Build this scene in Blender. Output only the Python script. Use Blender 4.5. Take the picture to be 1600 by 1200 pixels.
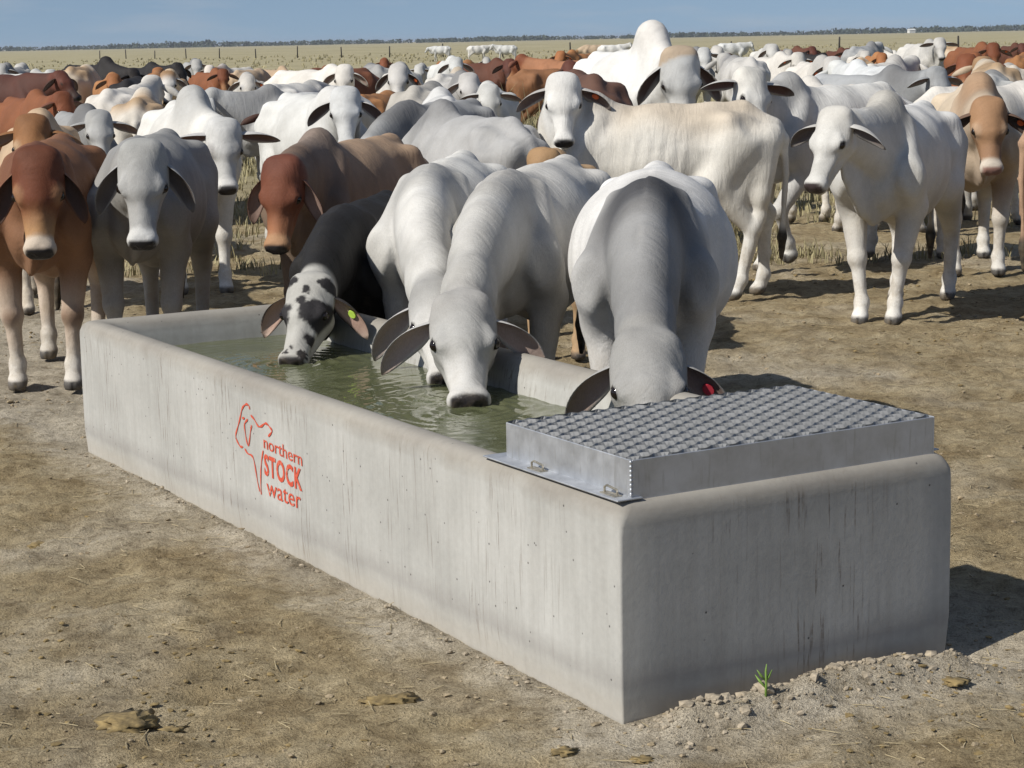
import bpy, bmesh, math, random
import numpy as np
from mathutils import Vector, Matrix, noise as mnoise

for o in list(bpy.data.objects):
    bpy.data.objects.remove(o)
SC = bpy.context.scene
COL = SC.collection
R = math.radians

# ------------------------------------------------------------------ camera
FPX, PITCH, ROLL, CAMH = 3141.0, 0.1696, 0.0203, 1.75
cam = bpy.data.cameras.new('camera')
cam.sensor_width = 36.0
cam.lens = FPX / 1600 * 36
cam.clip_start = 0.1
cam.clip_end = 60000
camo = bpy.data.objects.new('camera', cam)
COL.objects.link(camo)
camo.matrix_world = (Matrix.Translation((0, 0, CAMH)) @ Matrix.Rotation(math.pi / 2 - PITCH, 4, 'X')
                     @ Matrix.Rotation(-ROLL, 4, 'Z'))
SC.camera = camo

# ------------------------------------------------------------------ light
SUN_AZ = R(180 + 33)          # azimuth of the sun, from +x counter-clockwise
SUN_EL = R(42)
world = bpy.data.worlds.new('World')
SC.world = world
world.use_nodes = True
wn, wl = world.node_tree.nodes, world.node_tree.links
bg = wn['Background']
sky = wn.new('ShaderNodeTexSky')
sky.sky_type = 'NISHITA'
sky.sun_disc = False
sky.sun_elevation = SUN_EL
sky.sun_rotation = math.pi / 2 - SUN_AZ
sky.altitude = 600
sky.air_density = 1.0
sky.dust_density = 0.45
sky.ozone_density = 2.5
# look the sky up a little higher than the view ray: clear dry air, blue right down to the horizon
tc = wn.new('ShaderNodeTexCoord')
va = wn.new('ShaderNodeVectorMath'); va.operation = 'ADD'; va.inputs[1].default_value = (0, 0, 0.13)
vn = wn.new('ShaderNodeVectorMath'); vn.operation = 'NORMALIZE'
wl.new(tc.outputs['Generated'], va.inputs[0]); wl.new(va.outputs[0], vn.inputs[0])
wl.new(vn.outputs[0], sky.inputs[0])
# thin streaks of high cloud
mp = wn.new('ShaderNodeMapping'); mp.inputs['Scale'].default_value = (9, 9, 60)
cn = wn.new('ShaderNodeTexNoise'); cn.inputs['Scale'].default_value = 1.6; cn.inputs['Detail'].default_value = 5
cr = wn.new('ShaderNodeValToRGB'); cr.color_ramp.elements[0].position = .5; cr.color_ramp.elements[1].position = .85
cr.color_ramp.elements[0].color = (.12, .12, .12, 1); cr.color_ramp.elements[1].color = (.55, .55, .55, 1)
cm = wn.new('ShaderNodeMix'); cm.data_type = 'RGBA'
cm.inputs['B'].default_value = (5.2, 5.6, 6.2, 1)
wl.new(tc.outputs['Generated'], mp.inputs[0]); wl.new(mp.outputs[0], cn.inputs[0])
wl.new(cn.outputs['Fac'], cr.inputs[0]); wl.new(cr.outputs[0], cm.inputs['Factor'])
wl.new(sky.outputs[0], cm.inputs['A']); wl.new(cm.outputs['Result'], bg.inputs['Color'])
bg.inputs['Strength'].default_value = 0.080
sl = bpy.data.lights.new('sun', 'SUN')
sl.energy = 4.9
sl.angle = R(0.53)
sl.color = (1.0, 0.955, 0.87)
so = bpy.data.objects.new('sun', sl)
COL.objects.link(so)
sv = Vector((math.cos(SUN_EL) * math.cos(SUN_AZ), math.cos(SUN_EL) * math.sin(SUN_AZ), math.sin(SUN_EL)))
so.rotation_euler = sv.to_track_quat('Z', 'Y').to_euler()
so.location = (-6, -3, 9)
SC.view_settings.view_transform = 'Standard'
SC.view_settings.look = 'None'
SC.view_settings.exposure = 0.10
SC.view_settings.gamma = 1.0
SC.view_settings.use_curve_mapping = False
SC.render.engine = 'CYCLES'

# ------------------------------------------------------------------ helpers
def ray(px, py):
    a, b = px - 800, py - 600
    c, s = math.cos(ROLL), math.sin(ROLL)
    u, v = a * c - b * s, a * s + b * c
    c, s = math.cos(PITCH), math.sin(PITCH)
    return Vector((u, FPX * c - v * s, -FPX * s - v * c))
def at_depth(px, py, D):
    d = ray(px, py); t = D / d.y
    return Vector((d.x * t, D, CAMH + d.z * t))
def at_z(px, py, z=0.0):
    d = ray(px, py); t = (z - CAMH) / d.z
    return Vector((d.x * t, d.y * t, z))

def tag(o, label=None, cat=None, group=None, kind=None):
    if label: o['label'] = label
    if cat: o['category'] = cat
    if group: o['group'] = group
    if kind: o['kind'] = kind
    return o
def empty(name, loc=(0, 0, 0), rz=0.0):
    o = bpy.data.objects.new(name, None)
    o.empty_display_size = .1
    o.location = loc; o.rotation_euler = (0, 0, rz)
    COL.objects.link(o)
    return o
def link(name, me, mat=None, parent=None):
    if mat is not None and not me.materials:
        me.materials.append(mat)
    o = bpy.data.objects.new(name, me)
    COL.objects.link(o)
    if parent is not None:
        o.parent = parent
    return o
def mesh_np(name, V, F, smooth=True):
    """fast mesh from numpy; F is (n,3) or (n,4)"""
    me = bpy.data.meshes.new(name)
    V = np.ascontiguousarray(V, np.float32); F = np.ascontiguousarray(F, np.int32)
    n, k = F.shape
    me.vertices.add(len(V)); me.vertices.foreach_set('co', V.ravel())
    me.loops.add(n * k); me.loops.foreach_set('vertex_index', F.ravel())
    me.polygons.add(n)
    me.polygons.foreach_set('loop_start', np.arange(0, n * k, k, dtype=np.int32))
    me.polygons.foreach_set('loop_total', np.full(n, k, np.int32))
    me.polygons.foreach_set('use_smooth', np.full(n, smooth, bool))
    me.update(calc_edges=True)
    return me
def from_bm(name, bm, smooth=False):
    me = bpy.data.meshes.new(name)
    bm.normal_update()
    bm.to_mesh(me); bm.free()
    for p in me.polygons: p.use_smooth = smooth
    return me
def bm_box(bm, lo, hi):
    vs = [bm.verts.new((x, y, z)) for x in (lo[0], hi[0]) for y in (lo[1], hi[1]) for z in (lo[2], hi[2])]
    for f in ((0, 1, 3, 2), (4, 6, 7, 5), (0, 4, 5, 1), (2, 3, 7, 6), (0, 2, 6, 4), (1, 5, 7, 3)):
        bm.faces.new([vs[i] for i in f])
    return vs
def bm_tube(bm, pts, rads, seg=8, caps=True):
    pts = [Vector(p) for p in pts]; rings = []
    for i, p in enumerate(pts):
        a = pts[max(i - 1, 0)]; b = pts[min(i + 1, len(pts) - 1)]
        t = (b - a).normalized()
        u = t.orthogonal().normalized() if i == 0 else (u - t * u.dot(t)).normalized()
        w = t.cross(u)
        r = rads[i] if hasattr(rads, '__len__') else rads
        rings.append([bm.verts.new(p + (u * math.cos(2 * math.pi * k / seg) + w * math.sin(2 * math.pi * k / seg)) * r) for k in range(seg)])
    for A, B in zip(rings, rings[1:]):
        for k in range(seg):
            bm.faces.new((A[k], A[(k + 1) % seg], B[(k + 1) % seg], B[k]))
    if caps:
        bm.faces.new(rings[0][::-1]); bm.faces.new(rings[-1])

# ------------------------------------------------------------------ materials
class NT:
    def __init__(self, name):
        self.m = bpy.data.materials.new(name); self.m.use_nodes = True
        self.t = self.m.node_tree; self.b = self.t.nodes['Principled BSDF']
    def n(self, typ, **kw):
        x = self.t.nodes.new(typ)
        for k, v in kw.items(): setattr(x, k, v)
        return x
    def l(self, a, b): self.t.links.new(a, b)
    def val(self, sock, v):
        if hasattr(v, 'is_output') or isinstance(v, bpy.types.NodeSocket): self.l(v, sock)
        else: sock.default_value = v
    def coord(self, kind='Object', scale=None, rot=None):
        c = self.n('ShaderNodeTexCoord').outputs[kind]
        if scale is not None:
            m = self.n('ShaderNodeMapping'); self.l(c, m.inputs[0]); m.inputs['Scale'].default_value = scale
            if rot: m.inputs['Rotation'].default_value = rot
            return m.outputs[0]
        return c
    def noise(self, vec, scale, detail=4, rough=.55, dist=0):
        x = self.n('ShaderNodeTexNoise'); self.l(vec, x.inputs['Vector'])
        x.inputs['Scale'].default_value = scale; x.inputs['Detail'].default_value = detail
        x.inputs['Roughness'].default_value = rough; x.inputs['Distortion'].default_value = dist
        return x.outputs['Fac']
    def ramp(self, fac, stops):
        x = self.n('ShaderNodeValToRGB'); self.l(fac, x.inputs[0])
        e = x.color_ramp.elements
        while len(e) < len(stops): e.new(.5)
        for i, (p, c) in enumerate(stops):
            e[i].position = p; e[i].color = (*c, 1) if hasattr(c, '__len__') else (c, c, c, 1)
        return x.outputs[0]
    def mix(self, fac, a, b, mode='MIX'):
        x = self.n('ShaderNodeMix', data_type='RGBA', blend_type=mode)
        for s, v in (('Factor', fac), ('A', a), ('B', b)):
            if isinstance(v, tuple): x.inputs[s].default_value = (*v, 1) if len(v) == 3 else v
            else: self.val(x.inputs[s], v)
        return x.outputs['Result']
    def math(self, op, a, b=0.0, clamp=False):
        x = self.n('ShaderNodeMath', operation=op, use_clamp=clamp)
        self.val(x.inputs[0], a); self.val(x.inputs[1], b)
        return x.outputs[0]
    def mrange(self, v, a, b, c=0.0, d=1.0):
        x = self.n('ShaderNodeMapRange'); self.l(v, x.inputs[0])
        for i, q in enumerate((a, b, c, d)): x.inputs[i + 1].default_value = q
        return x.outputs[0]
    def bump(self, h, strength, dist=.01, prev=None):
        x = self.n('ShaderNodeBump'); self.l(h, x.inputs['Height'])
        x.inputs['Strength'].default_value = strength; x.inputs['Distance'].default_value = dist
        if prev is not None: self.l(prev, x.inputs['Normal'])
        return x.outputs[0]
    def out(self, col=None, rough=None, nrm=None, **kw):
        b = self.b
        if col is not None: 
            if isinstance(col, tuple): b.inputs['Base Color'].default_value = (*col, 1)
            else: self.l(col, b.inputs['Base Color'])
        if rough is not None: self.val(b.inputs['Roughness'], rough)
        if nrm is not None: self.l(nrm, b.inputs['Normal'])
        for k, v in kw.items(): self.val(b.inputs[k.replace('_', ' ')], v)
        return self.m

def mat_simple(name, col, rough=.6, bump=0, bscale=60, var=.15, metallic=0.0):
    n = NT(name); c = n.coord()
    f = n.noise(c, bscale, 4)
    lo = tuple(x * (1 - var) for x in col); hi = tuple(min(1, x * (1 + var)) for x in col)
    cc = n.ramp(f, [(.3, lo), (.7, hi)])
    return n.out(cc, rough, n.bump(f, bump, .004) if bump else None, Metallic=metallic)

M = {}
def make_materials():
    # dirt / plain, one sheet
    n = NT('dirt_and_dry_grass')
    c = n.n('ShaderNodeNewGeometry').outputs['Position']
    big = n.noise(c, .55, 4, .6, .4); mid = n.noise(c, 3.2, 6, .68, .05); fine = n.noise(c, 22, 6, .75); grit = n.noise(c, 130, 3, .7)
    brown = n.ramp(mid, [(.28, (.20, .145, .076)), (.5, (.375, .30, .182)), (.72, (.50, .42, .28))])
    grey = n.ramp(mid, [(.25, (.33, .282, .208)), (.55, (.51, .45, .352)), (.8, (.61, .55, .45))])
    patch = n.mrange(big, .50, .68)
    # pale powdered soil against the trough
    def dotp(vx, vy):
        d = n.n('ShaderNodeVectorMath', operation='SUBTRACT'); n.l(c, d.inputs[0]); d.inputs[1].default_value = (.2675, 4.9918, 0)
        e = n.n('ShaderNodeVectorMath', operation='DOT_PRODUCT'); n.l(d.outputs[0], e.inputs[0]); e.inputs[1].default_value = (vx, vy, 0)
        return e.outputs['Value']
    jit = n.math('MULTIPLY', n.math('SUBTRACT', mid, .5), .55)
    uu = n.math('ADD', dotp(math.cos(math.pi / 6), .5), jit); vv_ = n.math('ADD', dotp(-.5, math.cos(math.pi / 6)), jit)
    near = n.math('MULTIPLY', n.math('MULTIPLY', n.mrange(uu, -.30, -.06), n.mrange(uu, 1.75, 1.3)), n.mrange(vv_, -.55, -.2))
    patch = n.math('MAXIMUM', patch, near)
    dirt = n.mix(patch, brown, grey)
    # dung-dark blotches and bleached crust
    vor = n.n('ShaderNodeTexVoronoi', feature='F1'); n.l(c, vor.inputs['Vector']); vor.inputs['Scale'].default_value = 1.7
    spot = n.math('MULTIPLY', n.mrange(vor.outputs['Distance'], .30, .10), n.mrange(mid, .42, .6))
    dirt = n.mix(n.math('MULTIPLY', spot, .6), dirt, (.088, .06, .024))
    dirt = n.mix(.8, dirt, n.ramp(fine, [(.32, (.42, .39, .34)), (.5, (1.0, 1.0, 1.0)), (.75, (1.28, 1.26, 1.2))]), 'MULTIPLY')
    dirt = n.mix(.75, dirt, n.ramp(grit, [(.3, (.48, .46, .43)), (.5, (1, 1, 1)), (.75, (1.2, 1.2, 1.2))]), 'MULTIPLY')
    # plain beyond
    sep = n.n('ShaderNodeSeparateXYZ'); n.l(c, sep.inputs[0])
    gst = n.noise(c, .09, 6, .6); gfi = n.noise(c, 1.6, 5, .7)
    plain = n.ramp(gst, [(.3, (.29, .255, .155)), (.5, (.36, .32, .205)), (.75, (.43, .375, .25))])
    plain = n.mix(.55, plain, n.ramp(gfi, [(.3, (.55, .56, .5)), (.65, (1.1, 1.1, 1.05))]), 'MULTIPLY')
    edge = n.math('ADD', sep.outputs[1], n.math('MULTIPLY', n.math('SUBTRACT', mid, .5), 12.0))
    edge = n.math('ADD', edge, n.math('MULTIPLY', n.math('SUBTRACT', big, .5), 14.0))
    gm = n.mrange(edge, 17.0, 30.0)
    col = n.mix(gm, dirt, plain)
    b1 = n.bump(mid, .4, .03); b2 = n.bump(fine, 1.0, .028, b1); b3 = n.bump(grit, 1.0, .010, b2)
    M['ground'] = n.out(col, .95, b3, Specular_IOR_Level=.12)
    M['clod'] = mat_simple('dry_soil_clod', (.27, .215, .138), .95, .6, 70, .4)
    M['clod_grey'] = mat_simple('grey_soil_crumbs', (.31, .262, .195), .95, .6, 60, .35)
    M['dung'] = mat_simple('dung', (.19, .138, .06), .95, 1.0, 38, .55)
    M['straw'] = mat_simple('straw', (.40, .33, .2), .8, 0, 9, .35)
    M['grass'] = mat_simple('dry_grass', (.31, .275, .155), .85, 0, 3, .4)
    M['sprout'] = mat_simple('green_sprout', (.16, .27, .05), .6, 0, 40, .2)
    # concrete
    n = NT('weathered_concrete'); c = n.coord('Object')
    sep = n.n('ShaderNodeSeparateXYZ'); n.l(c, sep.inputs[0]); z = sep.outputs[2]
    big = n.noise(c, 2.2, 5, .6); fine = n.noise(c, 45, 5, .65)
    strv = n.coord('Object', (11, 11, .55)); st = n.noise(strv, 3.0, 5, .6)
    str2v = n.coord('Object', (30, 30, 1.6)); st2 = n.noise(str2v, 3.1, 3, .5)
    gate = n.noise(n.coord('Object', (1.4, 1.4, .15)), 1.7, 2)
    base = n.ramp(big, [(.3, (.352, .348, .328)), (.55, (.43, .425, .402)), (.8, (.49, .485, .462))])
    base = n.mix(.33, base, n.ramp(st, [(.3, (.72, .7, .68)), (.6, (1, 1, 1)), (.8, (1.12, 1.12, 1.12))]), 'MULTIPLY')
    # dark manure runs
    run = n.math('MULTIPLY', n.mrange(st2, .57, .65), n.mrange(gate, .48, .6))
    run = n.math('MULTIPLY', run, n.mrange(fine, .3, .55))
    base = n.mix(n.math('MULTIPLY', run, .62), base, (.115, .082, .055))
    # rubbed brown rim
    rimn = n.math('ADD', z, n.math('MULTIPLY', n.math('SUBTRACT', n.noise(c, 5, 4), .5), .06))
    rim = n.mrange(rimn, .505, .555)
    base = n.mix(n.math('MULTIPLY', rim, .88), base, n.ramp(big, [(.3, (.215, .195, .17)), (.7, (.31, .288, .25))]))
    # darker uneven band along the bottom chamfer
    bn = n.math('ADD', z, n.math('MULTIPLY', n.math('SUBTRACT', n.noise(c, 3, 4), .5), .05))
    band = n.math('MULTIPLY', n.mrange(bn, .06, .09), n.mrange(bn, .155, .105))
    base = n.mix(n.math('MULTIPLY', band, .32), base, (.235, .215, .20))
    dust = n.mrange(bn, .085, .03)
    base = n.mix(n.math('MULTIPLY', dust, .5), base, (.40, .365, .31))
    # pin holes
    vo = n.n('ShaderNodeTexVoronoi', feature='F1'); n.l(c, vo.inputs['Vector']); vo.inputs['Scale'].default_value = 26
    vc = n.n('ShaderNodeSeparateXYZ'); n.l(vo.outputs['Color'], vc.inputs[0])
    hole = n.math('MULTIPLY', n.mrange(vo.outputs['Distance'], .11, .05), n.mrange(vc.outputs[0], .86, .88))
    base = n.mix(hole, base, (.09, .085, .08))
    base = n.mix(.25, base, n.ramp(fine, [(.3, (.7, .7, .7)), (.7, (1.08, 1.08, 1.08))]), 'MULTIPLY')
    hh = n.math('SUBTRACT', fine, n.math('MULTIPLY', hole, 1.5))
    M['concrete'] = n.out(base, .88, n.bump(hh, .16, .004, n.bump(big, .1, .01)), Specular_IOR_Level=.25)
    # galvanised sheet
    n = NT('galvanised_sheet'); c = n.coord('Object')
    f = n.noise(c, 14, 5, .65); g = n.noise(n.coord('Object', (30, 30, 3)), 3, 4)
    col = n.ramp(f, [(.3, (.42, .435, .46)), (.7, (.56, .575, .60))])
    dn = n.mrange(g, .58, .72); col = n.mix(n.math('MULTIPLY', dn, .35), col, (.26, .25, .22))
    M['galv'] = n.out(col, n.mrange(f, .2, .8, .38, .6), n.bump(f, .1, .003), Metallic=.72)
    n = NT('expanded_metal'); c = n.coord('Object'); f = n.noise(c, 30, 4)
    M['grate'] = n.out(n.ramp(f, [(.3, (.155, .158, .16)), (.7, (.235, .238, .242))]), .5, None, Metallic=.3)
    M['brass'] = mat_simple('dull_wire', (.34, .31, .25), .45, 0, 60, .4, .7)
    n = NT('worn_red_paint'); c = n.coord()
    wr = n.noise(c, 38, 5, .7)
    M['red'] = n.out(n.ramp(wr, [(.34, (.44, .30, .26)), (.42, (.55, .09, .045)), (.7, (.48, .05, .022))]), .8)
    # water
    n = NT('green_trough_water'); c = n.coord('Object')
    w1 = n.noise(n.coord('Object', (1.0, 1.0, 1.0)), 7, 3, .5, .6); w2 = n.noise(c, 24, 2, .5, .4)
    alg = n.noise(c, 3.5, 4)
    col = n.ramp(alg, [(.3, (.10, .112, .055)), (.7, (.155, .165, .09))])
    nr = n.bump(w2, .10, .01, n.bump(w1, .20, .03))
    M['water'] = n.out(col, .04, nr, IOR=1.33, Transmission_Weight=.25)
    # coat: colour and gloss come from the animal's own markings
    n = NT('cattle_coat'); c = n.coord('Object')
    at = n.n('ShaderNodeAttribute'); at.attribute_name = 'coat'; at.attribute_type = 'GEOMETRY'
    f1 = n.noise(c, 5, 5, .6, .3); f2 = n.noise(n.coord('Object', (60, 60, 22)), 4, 4, .6)
    fold = n.noise(n.coord('Object', (7, 2.2, 1.6)), 3.2, 4, .55, .8)
    col = n.mix(.42, at.outputs['Color'], n.ramp(f1, [(.28, (.52, .505, .48)), (.62, (.86, .855, .845))]), 'MULTIPLY')
    col = n.mix(.45, col, n.ramp(f2, [(.3, (.70, .69, .68)), (.68, (1.10, 1.10, 1.10))]), 'MULTIPLY')
    zz = n.n('ShaderNodeSeparateXYZ'); n.l(c, zz.inputs[0])
    f3 = n.noise(c, 2.3, 4, .6, .2)
    col = n.mix(.5, col, n.ramp(f3, [(.32, (.60, .595, .585)), (.6, (1.06, 1.06, 1.06))]), 'MULTIPLY')
    dz = n.math('MULTIPLY', n.mrange(zz.outputs[2], .75, .25), n.mrange(n.noise(c, 9, 5, .7), .42, .66))
    col = n.mix(n.math('MULTIPLY', dz, .5), col, (.24, .185, .115))
    rg = n.mrange(at.outputs['Alpha'], 0, 1, .2, .72)
    h1 = n.bump(fold, .24, .035); h2 = n.bump(f2, .35, .006, h1)
    M['coat'] = n.out(col, rg, h2, Specular_IOR_Level=.28)
    n = NT('eye'); M['eye'] = n.out((.012, .008, .006), .08)
    M['tag_orange'] = mat_simple('orange_plastic', (.62, .12, .03), .6, 0, 30, .1)
    M['tag_yellow'] = mat_simple('yellow_green_plastic', (.50, .72, .10), .5, 0, 30, .1)
    M['tag_red'] = mat_simple('red_plastic', (.45, .03, .05), .6, 0, 30, .1)
    M['horn'] = mat_simple('horn', (.55, .5, .42), .5, 0, 30, .2)
    M['post'] = mat_simple('dark_post', (.045, .04, .036), .8, 0, 20, .3)
    M['trees'] = mat_simple('far_trees', (.050, .062, .040), .9, 0, .05, .35)
    M['shed'] = mat_simple('pale_shed', (.62, .62, .60), .6, 0, .5, .1)
    M['hair'] = mat_simple('dark_hair', (.02, .018, .016), .7, .5, 80, .4)
make_materials()
# ------------------------------------------------------------------ ground: one sheet to the horizon
TRO = Vector((0.2675, 4.9918, 0)); TW, TL, TH = 1.1219, 4.3226, 0.5765
TAZ = math.pi / 6
rng = np.random.default_rng(7)
def vnoise(x, y, s, seed=0):
    """smooth value noise, vectorised"""
    r = np.random.default_rng(seed); T = r.random((256, 256))
    u, v = x * s, y * s
    i, j = np.floor(u).astype(int), np.floor(v).astype(int)
    a, b = u - i, v - j
    a = a * a * (3 - 2 * a); b = b * b * (3 - 2 * b)
    g = lambda p, q: T[p % 256, q % 256]
    return (g(i, j) * (1 - a) + g(i + 1, j) * a) * (1 - b) + (g(i, j + 1) * (1 - a) + g(i + 1, j + 1) * a) * b
def to_trough(x, y):
    dx, dy = x - TRO.x, y - TRO.y
    c, s = math.cos(TAZ), math.sin(TAZ)
    return dx * c + dy * s, -dx * s + dy * c
def ground_h(x, y):
    x = np.asarray(x, float); y = np.asarray(y, float)
    near = np.clip((45 - np.hypot(x, y - 5)) / 30, 0, 1)
    h = (vnoise(x, y, .45, 1) - .5) * .05 + (vnoise(x, y, 1.7, 2) - .5) * .035
    h = h + (vnoise(x, y, 6.5, 3) - .5) * .026 + (vnoise(x, y, 15, 4) - .5) * .020 + (vnoise(x, y, 31, 14) - .5) * .017
    hoof = vnoise(x, y, 9.0, 5)
    h = h - np.clip(hoof - .72, 0, 1) * .07
    h = h * near
    # flat pad under the trough, crumbly bank scraped up along its near end
    u, v = to_trough(x, y)
    du = np.maximum(np.maximum(-u, u - TW), 0); dv = np.maximum(np.maximum(-v, v - TL), 0)
    d = np.hypot(du, dv)
    k = np.clip(d / .35, 0, 1)
    h = h * k + (-.012) * (1 - k)
    bank = np.exp(-((v + .11) / .085) ** 2) * np.clip((u + .02) / .2, 0, 1) * np.clip((1.16 - u) / .12, 0, 1)
    lump = .35 + 1.0 * vnoise(x, y, 3.6, 8) + .5 * (vnoise(x, y, 14, 9) - .5)
    h = h + bank * .095 * lump
    hol = np.exp(-((u - 1.06) / .16) ** 2 - ((v + .04) / .09) ** 2)
    h = h - hol * .075
    side = np.exp(-((u + .05) / .045) ** 2) * np.clip((v - .05) / .3, 0, 1) * np.clip((4.2 - v) / .3, 0, 1)
    h = h + side * .03 * (vnoise(x, y, 7, 10) + vnoise(x, y, 23, 11) - .5)
    return h - .004 * 0
def axis_coords(lo, hi, step, reach, grow=1.13):
    a = list(np.arange(lo, hi, step))
    s = step; p = a[-1]; q = a[0]
    up, dn = [], []
    while p < reach:
        s *= grow; p += s; up.append(p)
    s = step
    while q > -reach:
        s *= grow; q -= s; dn.append(q)
    return np.array(dn[::-1] + a + up)
def build_ground():
    xs = axis_coords(-3.6, 4.0, .036, 30000)
    ys1 = axis_coords(3.2, 9.5, .024, 10, 1.05)
    ys = [3.2]
    st = .02
    while ys[-1] < 30000:
        y = ys[-1]
        st = .030 if y < 7 else .030 * (y / 7) ** 1.7
        ys.append(y + st)
    s = .03; q = 3.2; dn = []
    while q > -30000:
        s *= 1.2; q -= s; dn.append(q)
    ys = np.array(dn[::-1] + ys)
    X, Y = np.meshgrid(xs, ys, indexing='ij')
    Z = ground_h(X, Y)
    V = np.stack([X, Y, Z], -1).reshape(-1, 3)
    nx, ny = X.shape
    I = np.arange(nx * ny).reshape(nx, ny)
    F = np.stack([I[:-1, :-1], I[1:, :-1], I[1:, 1:], I[:-1, 1:]], -1).reshape(-1, 4)
    o = link('ground', mesh_np('ground', V, F), M['ground'])
    o['kind'] = 'structure'
build_ground()

# ------------------------------------------------------------------ far tree line, shed, fence
def build_treeline():
    r = np.random.default_rng(3)
    V, F = [], []
    def leaf(p, s):
        k = len(V)
        n = r.normal(size=3); n /= np.linalg.norm(n)
        a = np.cross(n, [.3, .2, .9]); a /= np.linalg.norm(a); b = np.cross(n, a)
        for i in range(4):
            t = i * math.pi / 2 + .4
            V.append(p + (a * math.cos(t) + b * math.sin(t)) * s * r.uniform(.7, 1.3))
        F.append((k, k + 1, k + 2, k + 3))
    for i in range(5600):
        x = r.uniform(-2300, 2300); y = 2900 + r.normal() * 130
        cl = vnoise(np.array([x]), np.array([0.]), .012, 21)[0]
        if r.random() > .5 + 1.1 * cl: continue
        H = r.uniform(4.2, 6.2) * (.75 + .6 * cl) * (1 + max(0, -x) / 9000)
        if r.random() < .05: H *= 1.35
        W = H * r.uniform(.5, .95)
        for j in range(13):
            th = r.uniform(0, 2 * math.pi); rr = W * math.sqrt(r.random()) ; hz = r.uniform(.02, 1) 
            rr *= 1.05 - .55 * abs(hz - .45)
            leaf(np.array([x + math.cos(th) * rr, y + math.sin(th) * rr, hz * H - .2]), r.uniform(.7, 1.4) * H * .2)
    me = mesh_np('treeline', np.array(V), np.array(F), False)
    o = link('treeline', me, M['trees'])
    tag(o, 'dark band of far low trees along the flat horizon', 'trees', kind='stuff')
build_treeline()

def build_shed():
    p = at_depth(1424, 50, 2500)
    root = empty('shed', (p.x, 2500, 0), .3)
    bm = bmesh.new(); bm_box(bm, (-4, -3, 0), (4, 3, 3.6)); link('wall', from_bm('shed_wall', bm), M['shed'], root)
    bm = bmesh.new()
    pts = [(-4.4, -3.4, 3.6), (4.4, -3.4, 3.6), (4.4, 3.4, 3.6), (-4.4, 3.4, 3.6), (-4.4, 0, 5.2), (4.4, 0, 5.2)]
    v = [bm.verts.new(q) for q in pts]
    for f in ((0, 1, 5, 4), (2, 3, 4, 5), (1, 2, 5), (3, 0, 4), (3, 2, 1, 0)): bm.faces.new([v[i] for i in f])
    link('roof', from_bm('shed_roof', bm), M['shed'], root)
    tag(root, 'tiny pale shed on the horizon among the far trees at right', 'shed')
build_shed()

def build_fence():
    root = empty('wire_fence', (0, 250, 0))
    tag(root, 'line of thin dark posts with wire crossing the far plain', 'fence')
    posts_px = [(155, 72), (196, 72), (241, 71), (290, 71), (342, 70), (399, 70), (464, 69), (533, 67), (608, 66), (692, 65), (785, 64), (891, 61),
                (1008, 60), (1143, 58), (1311, 55), (1498, 51)]
    bm = bmesh.new(); bm_tube(bm, [(0, 0, -.1), (0, 0, 1.3), (.01, 0, 1.36)], [.085, .075, .05], 7)
    me = from_bm('post', bm, True); me.materials.append(M['post'])
    pts = []
    for i, (px, py) in enumerate(posts_px):
        D = 330 - 11.5 * i
        p = at_depth(px, py, D)
        o = link('post', me, None, root); o.location = (p.x, D - 250, 0)
        o.scale = (1, 1, 1.0 + .1 * math.sin(i * 2.3)); o.rotation_euler = (.03 * math.sin(i * 5), .03 * math.cos(i * 3.1), 0)
        pts.append((p.x, D - 250))
    for z in (.5, .85, 1.2):
        bm = bmesh.new(); bm_tube(bm, [(x, y, z) for x, y in pts], .004, 4)
        link('wire', from_bm('wire', bm), M['post'], root)
build_fence()

# ------------------------------------------------------------------ trough
def loft_rect(profile, cr=.03, cseg=4, closed=False):
    """sweep a profile of (inset, z) round the trough's rectangle with rounded corners"""
    bm = bmesh.new(); rings = []
    for (u, z, rad) in profile:
        ring = []
        x0, x1, y0, y1 = u, TW - u, u, TL - u
        rad = max(rad, .002)
        for (cx, cy, a0) in ((x0 + rad, y0 + rad, math.pi), (x1 - rad, y0 + rad, 1.5 * math.pi), (x1 - rad, y1 - rad, 0), (x0 + rad, y1 - rad, .5 * math.pi)):
            for k in range(cseg + 1):
                a = a0 + k * math.pi / 2 / cseg
                ring.append((cx + rad * math.cos(a), cy + rad * math.sin(a), z))
        rings.append(ring)
    # subdivide long edges
    out = []
    for ring in rings:
        pts = []
        n = len(ring)
        for i in range(n):
            a, b = Vector(ring[i]), Vector(ring[(i + 1) % n])
            m = 36 if (i % (cseg + 1) == cseg and (i // (cseg + 1)) in (1, 3)) else (10 if i % (cseg + 1) == cseg else 1)
            for k in range(m): pts.append(a.lerp(b, k / m))
        out.append(pts)
    vs = []
    for ri, pts in enumerate(out):
        row = []
        for p in pts:
            q = p.copy()
            nz = mnoise.noise(Vector((p.x * 3, p.y * 3, p.z * 4))) * .0012 + mnoise.noise(Vector((p.x * 11, p.y * 11, p.z * 9 + 5))) * .0006
            cx, cy = q.x - TW / 2, q.y - TL / 2
            sx = nz if abs(cx) > TW / 2 - .2 else 0; sy = nz if abs(cy) > TL / 2 - .2 else 0
            q.x += math.copysign(sx, cx) if sx else 0; q.y += math.copysign(sy, cy) if sy else 0
            q.z += nz * .6 if q.z > .3 else 0
            row.append(bm.verts.new(q))
        vs.append(row)
    n = len(vs[0])
    for A, B in zip(vs, vs[1:]):
        for i in range(n): bm.faces.new((A[i], A[(i + 1) % n], B[(i + 1) % n], B[i]))
    bm.faces.new(vs[-1]) ; bm.faces.new(vs[0][::-1])
    return bm
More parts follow.
